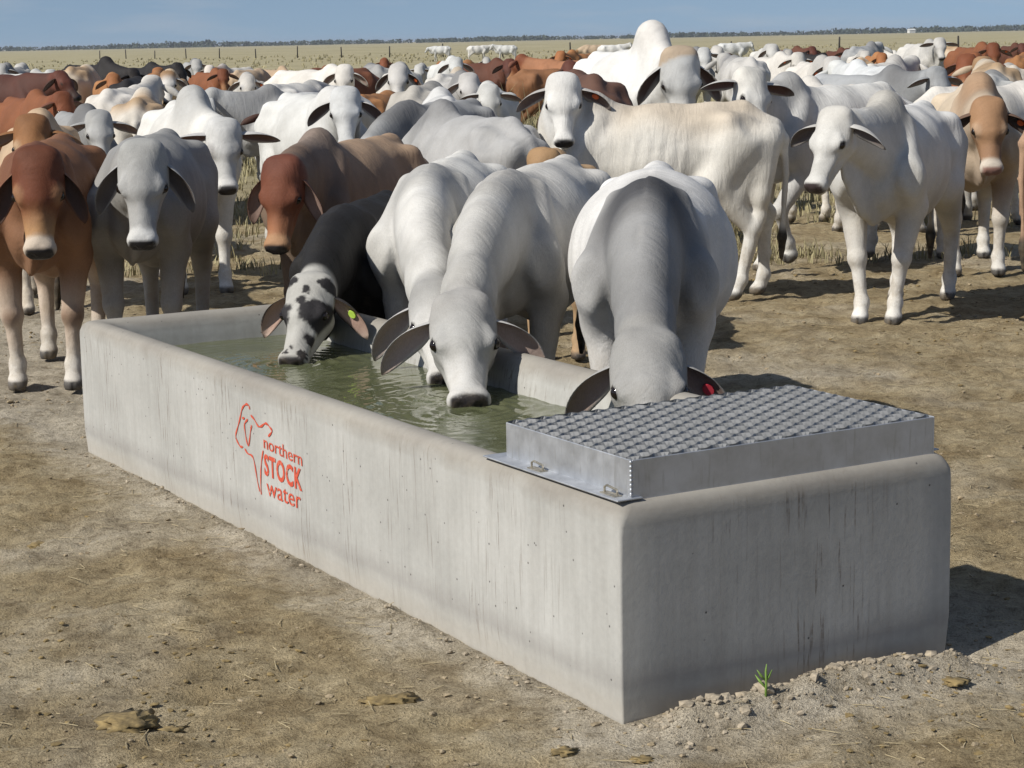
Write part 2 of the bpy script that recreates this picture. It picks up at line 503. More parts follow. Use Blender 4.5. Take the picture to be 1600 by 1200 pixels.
def face_yz(px, py):
    """pixel -> (y, z) on the trough's front long face (local x = 0)"""
    d = ray(px, py)
    c, s = math.cos(TAZ), math.sin(TAZ)
    ox, oy = to_trough(0.0, 0.0)
    dx, dy = d.x * c + d.y * s, -d.x * s + d.y * c
    t = -ox / dx
    return oy + dy * t, CAMH + d.z * t
def build_trough():
    root = empty('cattle_trough', TRO, TAZ)
    tag(root, 'long grey concrete cattle trough with red lettering, full of greenish water', 'trough')
    prof = [(.008, -.05, .006), (.0075, .0, .006), (.004, .05, .006), (.001, .088, .007), (.0, .11, .007), (.0, .2, .007), (.0, .32, .007), (.0, .42, .008), (.0, .49, .010), (-.001, .515, .014), (-.001, .533, .02),
            (.003, .550, .03), (.011, .564, .034), (.023, .573, .038), (.040, TH, .04), (.062, TH, .05), (.082, .572, .06), (.098, .562, .07), (.110, .545, .075),
            (.118, .52, .08), (.126, .47, .08), (.14, .38, .08), (.17, .24, .08), (.21, .12, .08), (.25, .1, .06)]
    bm = loft_rect(prof)
    link('basin', from_bm('trough_basin', bm, True), M['concrete'], root)
    # water with real ripples
    nx, ny = 60, 200
    x = np.linspace(.11, TW - .11, nx); y = np.linspace(.11, TL - .11, ny)
    X, Y = np.meshgrid(x, y, indexing='ij')
    Z = np.zeros_like(X)
    for (mx, my, amp) in WATER_RINGS:
        u, v = to_trough(mx, my); rr = np.hypot(X - u, Y - v)
        Z += amp * np.sin(rr * 95) * np.exp(-rr * 4.2) * np.clip(rr * 18, 0, 1)
    Z += (vnoise(X, Y, 9, 31) - .5) * .0035 + (vnoise(X, Y, 22, 32) - .5) * .0018 + .445
    I = np.arange(nx * ny).reshape(nx, ny)
    F = np.stack([I[:-1, :-1], I[1:, :-1], I[1:, 1:], I[:-1, 1:]], -1).reshape(-1, 4)
    w = link('water', mesh_np('water', np.stack([X, Y, Z], -1).reshape(-1, 3), F), M['water'], root)
    # --- logo, painted on the front face
    def Z2(zx, zy): return face_yz(320 + zx / 5.454, 600 + zy / 5.454)
    lines = [[(322, 290), (343, 290)], [(386, 215), (380, 188), (366, 172), (348, 176), (326, 200), (316, 235), (300, 310), (284, 370), (268, 430), (274, 470), (296, 515), (310, 533), (330, 535)],
             [(345, 550), (370, 590), (402, 607), (420, 640), (436, 720), (454, 830), (472, 915)],
             [(502, 565), (490, 640), (482, 740), (482, 860), (486, 942)],
             [(395, 265), (425, 300), (450, 345), (466, 362), (490, 357), (512, 338), (532, 338), (556, 365), (576, 395), (568, 420), (544, 445)],
             [(370, 300), (350, 325), (342, 350), (350, 420), (360, 480), (376, 525), (386, 470), (394, 400), (404, 350)]]
    bm = bmesh.new()
    for L in lines:
        P = [Vector((0, *Z2(*q))) for q in L]
        # smooth the stroke
        Q = []
        for i in range(len(P) - 1):
            p0, p1, p2, p3 = P[max(i - 1, 0)], P[i], P[i + 1], P[min(i + 2, len(P) - 1)]
            for k in range(5):
                t = k / 5
                Q.append(.5 * ((2 * p1) + (p2 - p0) * t + (2 * p0 - 5 * p1 + 4 * p2 - p3) * t * t + (3 * p1 - p0 - 3 * p2 + p3) * t ** 3))
        Q.append(P[-1])
        prev = None
        for i, q in enumerate(Q):
            tdir = (Q[min(i + 1, len(Q) - 1)] - Q[max(i - 1, 0)]).normalized()
            nrm = Vector((0, -tdir.z, tdir.y)); w_ = .0042 * (.85 + .3 * math.sin(i * .7))
            if i in (0, len(Q) - 1): w_ *= .5
            a = bm.verts.new(q + nrm * w_ + Vector((-.0026, 0, 0))); b = bm.verts.new(q - nrm * w_ + Vector((-.0026, 0, 0)))
            if prev: bm.faces.new((prev[0], a, b, prev[1]))
            prev = (a, b)
    lo = link('painted_emblem', from_bm('emblem', bm), M['red'], root)
    lo['label'] = 'red painted outline of a humped bull'
    def text(body, tl, bl, br, bold, spacing=1.0):
        cu = bpy.data.curves.new('lettering', 'FONT')
        cu.body = body; cu.offset = bold; cu.space_character = spacing; cu.resolution_u = 3
        ob = bpy.data.objects.new('lettering', cu); COL.objects.link(ob)
        bpy.context.view_layer.update()
        dg = bpy.context.evaluated_depsgraph_get()
        me = bpy.data.meshes.new_from_object(ob.evaluated_get(dg))
        bpy.data.objects.remove(ob); bpy.data.curves.remove(cu)
        n = len(me.vertices); co = np.zeros(n * 3, np.float32); me.vertices.foreach_get('co', co); co = co.reshape(-1, 3)
        x0, x1, y0, y1 = co[:, 0].min(), co[:, 0].max(), co[:, 1].min(), co[:, 1].max()
        a, b, c_ = (Z2(*q) for q in (tl, bl, br))
        s = (co[:, 0] - x0) / (x1 - x0); t = (co[:, 1] - y0) / (y1 - y0)
        yy = b[0] + (c_[0] - b[0]) * s; zb = b[1] + (c_[1] - b[1]) * s
        zz = zb + (a[1] - b[1]) * t
        co = np.stack([np.full(n, -.0027), yy, zz], 1).astype(np.float32)
        me.vertices.foreach_set('co', co.ravel()); me.update()
        me.materials.clear()
        # every letter drawn as paint on the face
        o = link('painted_lettering', me, M['red'], root)
        o['label'] = 'red painted word ' + body
        return o
    text('northern', (508, 437), (508, 545), (836, 702), .004, 1.0)
    text('STOCK', (514, 592), (514, 775), (836, 918), .03, 1.12)
    text('water', (527, 822), (534, 945), (826, 1072), .003, 1.0)
    # --- float-valve cover
    lid = empty('valve_cover', (0, 0, 0)); lid.parent = root
    lid['label'] = 'galvanised box cover with expanded metal top'
    X0, X1, Y0, Y1, Zb, Zt = .056, 1.082, .032, .672, TH - .004, .681
    def plate(name, lo, hi, bev=.0015):
        bm = bmesh.new(); bm_box(bm, lo, hi)
        bmesh.ops.recalc_face_normals(bm, faces=bm.faces)
        bmesh.ops.bevel(bm, geom=bm.edges[:], offset=bev, segments=1, affect='EDGES')
        return link(name, from_bm(name, bm), M['galv'], lid)
    t = .005
    plate('side_panel', (X0, Y0, Zb), (X0 + t, Y1, Zt)); plate('side_panel', (X1 - t, Y0, Zb), (X1, Y1, Zt))
    plate('side_panel', (X0 + t, Y0, Zb), (X1 - t, Y0 + t, Zt - .001)); plate('side_panel', (X0 + t, Y1 - t, Zb), (X1 - t, Y1, Zt - .001))
    # base sheet: a frame round the box
    plate('base_flange', (.006, Y0 - .012, TH + .002), (X0 + .03, Y1 + .05, TH + .0065)); plate('base_flange', (X1 - .03, Y0 + .01, TH + .002), (TW - .012, Y1 + .05, TH + .0065))
    plate('base_flange', (X0 + .03, Y1 - .03, TH + .002), (X1 - .03, Y1 + .04, TH + .006))
    # corner weld beads
    bm = bmesh.new()
    for k in range(9):
        z = Zb + .006 + k * (Zt - Zb - .012) / 8
        bmesh.ops.create_icosphere(bm, subdivisions=1, radius=.0048, matrix=Matrix.Translation((X0 + .001, Y0 + .001, z)) @ Matrix.Diagonal((1, 1, 1.35, 1)))
    link('weld_seam', from_bm('weld', bm, True), M['galv'], lid)
    # expanded metal: wavy slanted strands, bonded where neighbours meet
    Vv, Ff = [], []
    nxs, nys = 11, 22
    px_, py_ = (X1 - X0 - 2 * t) / nxs, (Y1 - Y0 - 2 * t) / nys
    seg = 10
    for j in range(nys + 1):
        yc = Y0 + t + j * py_
        row = []
        for i in range(nxs * seg + 1):
            x = X0 + t + (X1 - X0 - 2 * t) * i / (nxs * seg)
            ph = (i / seg + .5 * (j % 2)) % 1.0
            wv = math.cos(2 * math.pi * ph)
            y = yc + wv * py_ * .42
            y0_ = min(max(y - .0065, Y0 + t), Y1 - t); y1_ = min(max(y + .0065, Y0 + t), Y1 - t)
            lift = .0035 * (1 - abs(wv))
            k = len(Vv)
            z0, z1 = Zt - .008, Zt + .003 + lift
            Vv += [(x, y0_, z0), (x, y1_, z1), (x, y0_ + .003, z0 - .001), (x, y1_ + .003, z1 - .001)]
            row.append(k)
        for a_, b_ in zip(row, row[1:]):
            Ff += [(a_, b_, b_ + 1, a_ + 1), (a_ + 2, a_ + 3, b_ + 3, b_ + 2), (a_, a_ + 2, b_ + 2, b_), (a_ + 1, b_ + 1, b_ + 3, a_ + 3)]
    g = link('expanded_metal_top', mesh_np('grate', np.array(Vv), np.array(Ff), False), M['grate'], lid)
    # wire clips
    for (px, py) in ((818, 735), (944, 772)):
        q = at_z(px, py, TH + .01); u, v = to_trough(q.x, q.y)
        u = .034
        bm = bmesh.new()
        pts = [(u, v + .030, TH + .008), (u, v + .030, TH + .022), (u + .002, v + .022, TH + .027), (u + .004, v - .022, TH + .022), (u, v - .030, TH + .017), (u, v - .030, TH + .008)]
        bm_tube(bm, pts, .0033, 6)
        bm_box(bm, (u - .012, v - .036, TH + .0066), (u + .012, v + .036, TH + .009))
        link('wire_clip', from_bm('clip', bm, False), M['brass'], lid)
WATER_RINGS = [(-.93, 8.2, .006), (-.24, 7.42, .005), (-.15, 7.05, .006), (.4, 6.4, .003), (-.1, 7.3, .002)]
build_trough()
# ------------------------------------------------------------------ cattle
# A body is one smooth implicit surface (blended tapered limbs and muscles), meshed with surface nets.
CORN = np.array([(i, j, k) for i in (0, 1) for j in (0, 1) for k in (0, 1)])
EDG = [(a, b) for a in range(8) for b in range(a + 1, 8) if abs(CORN[a] - CORN[b]).sum() == 1]
def surface_nets(V, org, h):
    S = V < 0
    cnt = np.zeros(tuple(s - 1 for s in V.shape), np.int8)
    nx, ny, nz = cnt.shape
    for (i, j, k) in CORN: cnt += S[i:i + nx, j:j + ny, k:k + nz]
    act = (cnt > 0) & (cnt < 8)
    idx = np.argwhere(act)
    vid = np.full(cnt.shape, -1, np.int32); vid[act] = np.arange(len(idx))
    cv = np.stack([V[idx[:, 0] + i, idx[:, 1] + j, idx[:, 2] + k] for (i, j, k) in CORN], 1)
    acc = np.zeros((len(idx), 3), np.float32); num = np.zeros(len(idx), np.float32)
    for a, b in EDG:
        m = (cv[:, a] < 0) != (cv[:, b] < 0)
        t = cv[m, a] / (cv[m, a] - cv[m, b])
        acc[m] += CORN[a] + t[:, None] * (CORN[b] - CORN[a]); num[m] += 1
    P = org + h * (idx + acc / num[:, None])
    F = []
    for ax in range(3):
        sl0 = [slice(None)] * 3; sl1 = [slice(None)] * 3
        sl0[ax] = slice(0, -1); sl1[ax] = slice(1, None)
        A, B = S[tuple(sl0)], S[tuple(sl1)]
        e = np.argwhere(A != B); o1, o2 = (ax + 1) % 3, (ax + 2) % 3
        e = e[(e[:, o1] > 0) & (e[:, o2] > 0) & (e[:, o1] < cnt.shape[o1]) & (e[:, o2] < cnt.shape[o2])]
        fl = A[e[:, 0], e[:, 1], e[:, 2]]
        q = []
        for (d1, d2) in ((1, 1), (0, 1), (0, 0), (1, 0)):
            c = e.copy(); c[:, o1] -= d1; c[:, o2] -= d2
            q.append(vid[c[:, 0], c[:, 1], c[:, 2]])
        q = np.stack(q, 1)
        q[~fl] = q[~fl][:, ::-1]
        F.append(q)
    F = np.concatenate(F)
    return P.astype(np.float32), F[(F >= 0).all(1)]

class SDF:
    def __init__(s): s.pr = []
    def cone(s, a, b, ra, rb, k=.05, lat=1.0, side=(0, 1, 0), sub=False):
        s.pr.append((np.array(a, np.float32), np.array(b, np.float32), ra, rb, k, lat, np.array(side, np.float32), sub))
    def ball(s, a, r, k=.05, lat=1.0, side=(0, 1, 0), sub=False): s.cone(a, a, r, r, k, lat, side, sub)
    def mesh(s, h):
        lo = np.min([np.minimum(p[0] - max(p[2], p[3]) * max(1, p[5]), p[1] - max(p[2], p[3]) * max(1, p[5])) for p in s.pr], 0) - 3 * h
        hi = np.max([np.maximum(p[0] + max(p[2], p[3]) * max(1, p[5]), p[1] + max(p[2], p[3]) * max(1, p[5])) for p in s.pr], 0) + 3 * h
        n = np.ceil((hi - lo) / h).astype(int) + 1
        D = np.full(tuple(n), 1.0, np.float32)
        ax = [lo[i] + h * np.arange(n[i], dtype=np.float32) for i in range(3)]
        for (a, b, ra, rb, k, lat, sd, sub) in s.pr:
            m = max(ra, rb) * max(1, lat) + max(k, .03) * 1.3 + 2 * h
            i0 = np.clip(((np.minimum(a, b) - m - lo) / h).astype(int), 0, n); i1 = np.clip(((np.maximum(a, b) + m - lo) / h).astype(int) + 2, 0, n)
            sl = tuple(slice(i0[i], i1[i]) for i in range(3))
            x = ax[0][sl[0]][:, None, None] - a[0]; y = ax[1][sl[1]][None, :, None] - a[1]; z = ax[2][sl[2]][None, None, :] - a[2]
            ab = b - a; L2 = float(ab @ ab)
            if L2 > 1e-9:
                t = np.clip((x * ab[0] + y * ab[1] + z * ab[2]) / L2, 0, 1)
                x = x - t * ab[0]; y = y - t * ab[1]; z = z - t * ab[2]; r = ra + (rb - ra) * t
            else: r = ra
            q = x * x + y * y + z * z
            if lat != 1.0:
                l = x * sd[0] + y * sd[1] + z * sd[2]
                q = q + (1 / lat ** 2 - 1) * l * l
            d = np.sqrt(np.maximum(q, 0)) - r
            if lat < 1: d = d * (lat + 1) * .5
            cur = D[sl]
            if sub:
                hh = np.maximum(k - np.abs(cur + d), 0) / k
                D[sl] = np.maximum(cur, -d) + hh * hh * k * .25
            else:
                hh = np.maximum(k - np.abs(cur - d), 0) / k
                D[sl] = np.minimum(cur, d) - hh * hh * k * .25
        # feet end on the ground
        D = np.maximum(D, -ax[2][None, None, :])
        return surface_nets(D, lo, h)

def unit(v): v = np.asarray(v, float); return v / np.linalg.norm(v)
def sstep(x, a, b):
    t = np.clip((x - a) / (b - a), 0, 1); return t * t * (3 - 2 * t)
def bez(a, c, b, t): return (1 - t) ** 2 * a + 2 * t * (1 - t) * c + t * t * b

def cow_geometry(poll, hyaw, hpitch, hump=.5, fat=1.0, legs=None, ear=(.8, .75), vox=.0175, hroll=0.0, dew=1.0, head=1.0, tail=0.0, lift=None):
    """returns verts, quads, info; canonical frame: x forward, y left, z up, feet on z = 0"""
    S = SDF()
    P = np.array(poll, float)
    hx = np.array([math.cos(hpitch) * math.cos(hyaw), math.cos(hpitch) * math.sin(hyaw), math.sin(hpitch)])
    hy = unit(np.cross([0, 0, 1], hx)); hz = np.cross(hx, hy)
    if hroll:
        c, s = math.cos(hroll), math.sin(hroll); hy, hz = hy * c + hz * s, hz * c - hy * s
    H = lambda x, y, z: P + (hx * x + hy * y + hz * z) * head
    c = S.cone; f = fat
    # trunk
    c((.36, 0, .985), (-.08, 0, .955), .290, .36 * (.6 + .4 * f), .08, .77 * f)
    c((-.08, 0, .955), (-.48, 0, 1.01), .36 * (.6 + .4 * f), .285, .08, .83 * f)
    c((-.48, 0, 1.04), (-.76, 0, 1.07), .255, .165, .10, .98)
    c((.22, 0, 1.215), (-.66, 0, 1.255), .06, .075, .08, .8)
    c((-.66, 0, 1.255), (-.86, 0, 1.17), .07, .05, .08, .9)
    c((.58, 0, .86), (.50, 0, .80), .155, .15, .08, .85)                     # brisket
    c((-.02, 0, .64), (-.22, 0, .60), .05, .03, .07, .6)                     # navel flap
    for sd in (1, -1):
        S.ball((-.55, .205 * sd, 1.205), .068, .09)                          # hook bone
        S.ball((-.86, .095 * sd, 1.12), .06, .06)                            # pin bone
        c((-.62, .15 * sd, 1.07), (-.45, .205 * sd, .80), .195, .125, .045, .82)   # thigh
        c((-.80, .12 * sd, 1.06), (-.765, .165 * sd, .70), .115, .07, .05, .9)
        c((-.70, .14 * sd, .98), (-.62, .175 * sd, .74), .13, .085, .05, .8)
        c((.33, .13 * sd, 1.21), (.535, .21 * sd, .93), .08, .11, .03, .72)    # shoulder blade
        c((.535, .20 * sd, .93), (.385, .20 * sd, .74), .12, .095, .05, .85)
    for sd in (1, -1):                                                       # hollows that let the bones show
        S.ball((-.385, .375 * sd, 1.20), .15, .06, sub=True)
        S.ball((-.735, .28 * sd, 1.225), .10, .07, sub=True)
        c((.205, .375 * sd, 1.22), (.245, .395 * sd, .86), .10, .105, .05, sub=True)
        c((.70, .25 * sd, 1.10), (.66, .30 * sd, .82), .075, .08, .05, sub=True)
        c((-.26, .42 * sd, .84), (-.30, .34 * sd, .66), .11, .08, .06, sub=True)
    # hump
    hh = hump
    hp = max(hh, 0.0); lo_ = min(hh, 0.0)
    c((.24 - .05 * hp, 0, 1.225 + .06 * lo_), (.36, 0, 1.285 + .095 * hp + .13 * lo_), .105 + .02 * hp, .085 + .022 * hp, .10, .95)
    c((.36, 0, 1.285 + .095 * hp + .13 * lo_), (.50, 0, 1.22 + .02 * hp + .08 * lo_), .085 + .022 * hp, .105 + .03 * hp, .10, .88)
    # legs
    lg = dict(fl=(0, 0), fr=(0, 0), hl=(0, 0), hr=(0, 0)); lg.update(legs or {})
    feet = {}
    for key, sd in (('fl', 1), ('fr', -1)):
        dx, dy = lg[key]; y0 = .185 * sd
        el = np.array([.385, y0, .735]); kn = np.array([.43 + .5 * dx, (.165 + .0) * sd + .5 * dy, .41])
        fe = np.array([.425 + .95 * dx, .155 * sd + dy, .135]); ho = np.array([.46 + dx, .155 * sd + dy, .05])
        if lift == key:
            kn = np.array([.60, .165 * sd, .47]); fe = np.array([.50, .155 * sd, .235]); ho = np.array([.47, .155 * sd, .145])
        c(el, kn, .092, .054, .05); S.ball(kn + [.006, 0, 0], .056, .03)
        c(kn, fe, .048, .036, .03); S.ball(fe, .047, .025)
        c(fe, ho, .042, .046, .025); c(ho, ho + [.028, 0, -.022], .049, .047, .012, 1.12)
        feet[key] = ho
    for key, sd in (('hl', 1), ('hr', -1)):
        dx, dy = lg[key]
        st = np.array([-.45, .20 * sd, .80]); hk = np.array([-.775 + .5 * dx, .165 * sd + .5 * dy, .50])
        fe = np.array([-.735 + .95 * dx, .155 * sd + dy, .14]); ho = np.array([-.70 + dx, .155 * sd + dy, .05])
        c(st, hk + [.02, 0, 0], .115, .058, .05); c(hk + [-.045, 0, .075], hk, .036, .05, .03)
        c(np.array([-.77, .165 * sd, .72]), hk + [-.045, 0, .05], .06, .032, .04)
        c(hk, fe, .054, .038, .03); S.ball(fe, .048, .025)
        c(fe, ho, .042, .046, .025); c(ho, ho + [.028, 0, -.022], .049, .047, .012, 1.12)
        feet[key] = ho
    # neck
    B = np.array([.46, 0, 1.075]); E = P + hx * .06 - hz * .09
    ln = np.linalg.norm(E - B); dr = (E - B) / ln
    C = B + .45 * ln * unit(.55 * np.array([1, 0, .25]) + .45 * dr)
    N = 6; pts = [bez(B, C, E, i / (N - 1)) for i in range(N)]
    rad = np.interp(np.linspace(0, 1, N), [0, .35, .7, 1], [.265, .205, .155, .135])
    for i in range(N - 1):
        tg = unit(pts[i + 1] - pts[i]); t = (i + .5) / (N - 1)
        side = unit(np.array([0, 1, 0]) * (1 - t) + hy * t); side = unit(side - tg * (side @ tg))
        c(pts[i], pts[i + 1], rad[i], rad[i + 1], .06, .60 + .16 * t, side)
    m2 = bez(B, C, E, .55); tg = unit(E - B); up = np.array([0, 0, 1.]) ; up = unit(up - tg * (up @ tg))
    if up[0] < -.2 or True:
        c((.46, 0, 1.25 + .10 * min(hump, 0)), m2 + up * .07, .105, .08, .07, .68, unit(np.array([0, 1, 0]) * .6 + hy * .4))
    # dewlap
    th = H(.16, 0, -.17); br = np.array([.62, 0, .74])
    side = unit(np.array([0, 1, 0]) * .6 + hy * .4)
    mid = (th + br) * .5 + np.array([.03, 0, -.03 * dew]); C2 = mid
    dp = [bez(th, C2 + (C2 - (th + br) / 2), br, t) for t in (0, .25, .5, .75, 1)]
    dw = np.linspace(.045, .095, 5) * dew
    for i in range(4):
        tg = unit(dp[i + 1] - dp[i]); sd_ = unit(side - tg * (side @ tg))
        c(dp[i], dp[i + 1], dw[i], dw[i + 1], .05, .30, sd_)
    nm = bez(B, C, E, .45)
    c(nm, dp[2], .12, .06, .05, .42, side)
    c(bez(B, C, E, .15), dp[3], .16, .09, .05, .42, side)
    # head
    hk = head
    c(H(.025, 0, -.05), H(.185, 0, -.058), .098 * hk, .10 * hk, .03, 1.12, hy)
    c(H(.012, .05, -.01), H(.012, -.05, -.01), .066 * hk, .066 * hk, .035)          # broad poll
    c(H(.08, 0, -.008), H(.215, 0, -.012), .078 * hk, .066 * hk, .03, 1.25, hy)
    for sd in (1, -1):
        S.ball(H(.19, .094 * sd, -.010), .036 * hk, .02)
        c(H(.155, .082 * sd, .012), H(.225, .080 * sd, .004), .022 * hk, .018 * hk, .02)   # brow
        c(H(.06, .09 * sd, -.03), H(.17, .092 * sd, -.06), .038 * hk, .033 * hk, .03)
        c(H(.13, .045 * sd, -.145), H(.40, .018 * sd, -.105), .056 * hk, .032 * hk, .03)
        S.ball(H(.15, .055 * sd, -.115), .06 * hk, .03)
        c(H(.25, .052 * sd, -.055), H(.40, .034 * sd, -.05), .034 * hk, .032 * hk, .02)
    c(H(.19, 0, -.03), H(.43, 0, -.036), .060 * hk, .042 * hk, .03, 1.0, hy)
    c(H(.22, 0, -.09), H(.43, 0, -.085), .062 * hk, .042 * hk, .03, .8, hy)
    c(H(.455, .022, -.045), H(.455, -.022, -.045), .053 * hk, .053 * hk, .02, 1.1, hy)
    c(H(.455, 0, -.098), H(.40, 0, -.105), .036 * hk, .036 * hk, .018, 1.15, hy)
    if vox < .0235:
        for sd in (1, -1):
            S.ball(H(.505, .036 * sd, -.028), .017 * hk, .008, sub=True)
            S.ball(H(.205, .128 * sd, -.012), .022 * hk, .01, sub=True)
        c(H(.51, .05, -.082), H(.51, -.05, -.082), .007, .007, .008, sub=True)
    # tail
    tp = [(-.87, 0, 1.17), (-.935, tail * .3, 1.08), (-.95, tail * .6, .85), (-.93, tail, .55), (-.925, tail, .42), (-.92, tail, .27)]
    tr = [.045, .034, .023, .018, .034, .016]
    for i in range(5): c(tp[i], tp[i + 1], tr[i], tr[i + 1], .03 if i < 2 else .012)
    V, F = S.mesh(vox)
    if vox < .028:                                                            # loose skin: folds across neck, shoulder and flank
        V = V.astype(float); N_ = np.zeros_like(V)
        fn = np.cross(V[F[:, 2]] - V[F[:, 0]], V[F[:, 3]] - V[F[:, 1]])
        for q_ in range(4): np.add.at(N_, F[:, q_], fn)
        N_ /= np.linalg.norm(N_, axis=1)[:, None] + 1e-9
        x_, y_, z_ = V.T
        dn_ = np.min([np.linalg.norm(V - p_, axis=1) for p_ in pts], 0)
        mk = (1 - sstep(dn_, .20, .34)) * 1.0 + .55 * sstep(z_, .62, .75) * (1 - sstep(np.abs(x_ + .1), .35, .75))
        mk = np.clip(mk, 0, 1) * sstep(np.linalg.norm(V - (P + hx * .2), axis=1), .24, .36)
        al = (V - B) @ unit(E - B)
        sg = np.sign(y_) * 3
        f1_ = np.abs(vnoise(al * 13 + sg, z_ * 2.2 + y_ * 3, 1.0, 71) - .5) * 2
        f2_ = vnoise(x_ * 9 + sg, z_ * 2.0, 1.0, 72) - .5
        f3_ = vnoise(x_ * 5 + z_ * 3, z_ * 6 + sg, 1.0, 73) - .5
        V = (V + N_ * (mk * ((f1_ - .4) * .005 + f2_ * .009) + f3_ * .010 * sstep(z_, .5, .7) + .0028 * np.sin(x_ * 74 + z_ * 14) * sstep(z_, .78, .88) * (1 - sstep(z_, 1.08, 1.18)) * sstep(x_, -.36, -.22) * (1 - sstep(x_, .12, .22)) * sstep(np.abs(y_), .12, .2))[:, None]).astype(np.float32)
    # ears: thick curved leaves rooted in the head
    spread, droop = ear
    nu, nv = (14, 8) if vox < .0235 else (8, 4)
    einfo = []; EV = []; EF = []; EC = []
    base = len(V)
    for sd in (1, -1):
        root = H(.055, .10 * sd, -.035)
        d0 = unit(hy * sd * spread + np.array([0, 0, -1]) * droop * .55 - hx * .22 + np.array([0, 0, .12]))
        d1 = unit(hy * sd * spread * .55 + np.array([0, 0, -1]) * droop - hx * .05)
        nin = hz * .35 + hx * .62 - np.array([0, 0, .42]) + hy * sd * .12
        Ls, Wd = .285 * head, .049 * head
        ctr = []; 
        for iu in range(nu + 1):
            t = iu / nu
            ctr.append(root + d0 * Ls * (t - .5 * t * t) + d1 * Ls * (.5 * t * t) * 1.15)
        layers = []
        for lay in (0, 1):
            rows = []
            for iu in range(nu + 1):
                t = iu / nu
                tg = unit(ctr[min(iu + 1, nu)] - ctr[max(iu - 1, 0)])
                nn = unit(nin - tg * (nin @ tg)); ww = np.cross(tg, nn)
                w = Wd * (.30 + .70 * math.sin(min(1, t / .42) * math.pi / 2)) * max(0.0, 1 - max(0, (t - .42) / .58) ** 2.2) ** .75 + .004
                th_ = .016 * (1 - t) + .006
                rw = []
                for iv in range(nv + 1):
                    v = -1 + 2 * iv / nv
                    cup = (.75 * (1 - t) + .35) * w * (v * v) - .25 * w * (1 - t)
                    edge = 1 - .8 * v * v
                    p = ctr[iu] + ww * (v * w * (1 - .12 * (1 - t))) + nn * (cup + (th_ * .5 * edge if lay == 0 else -th_ * .5 * edge))
                    rw.append(base + len(EV)); EV.append(p); EC.append((lay == 0, t, abs(v), sd))
                rows.append(rw)
            layers.append(rows)
        flip = sd > 0
        for lay, rows in enumerate(layers):
            for a, b in zip(rows, rows[1:]):
                for i in range(nv):
                    q = (a[i], b[i], b[i + 1], a[i + 1]); EF.append(q if (lay == 0) == flip else q[::-1])
        A, Bq = layers
        for i in range(nu):
            for e in (0, nv):
                q = (A[i][e], A[i + 1][e], Bq[i + 1][e], Bq[i][e]); EF.append(q if (e == 0) != flip else q[::-1])
        for i in range(nv):
            q = (A[nu][i], A[nu][i + 1], Bq[nu][i + 1], Bq[nu][i]); EF.append(q if not flip else q[::-1])
        tg = unit(ctr[-1] - ctr[0]); nn = unit(nin - tg * (nin @ tg))
        einfo.append((ctr[int(nu * .55)] + nn * .012, tg, nn))
    nb = len(V)
    V = np.concatenate([V, np.array(EV, np.float32)]); F = np.concatenate([F, np.array(EF, F.dtype)])
    info = dict(P=P, hx=hx, hy=hy, hz=hz, hk=head, nb=nb, ear=EC, einfo=einfo, feet=feet, bez=(B, C, E), hump=hump, tail=tail)
    return V, F, info

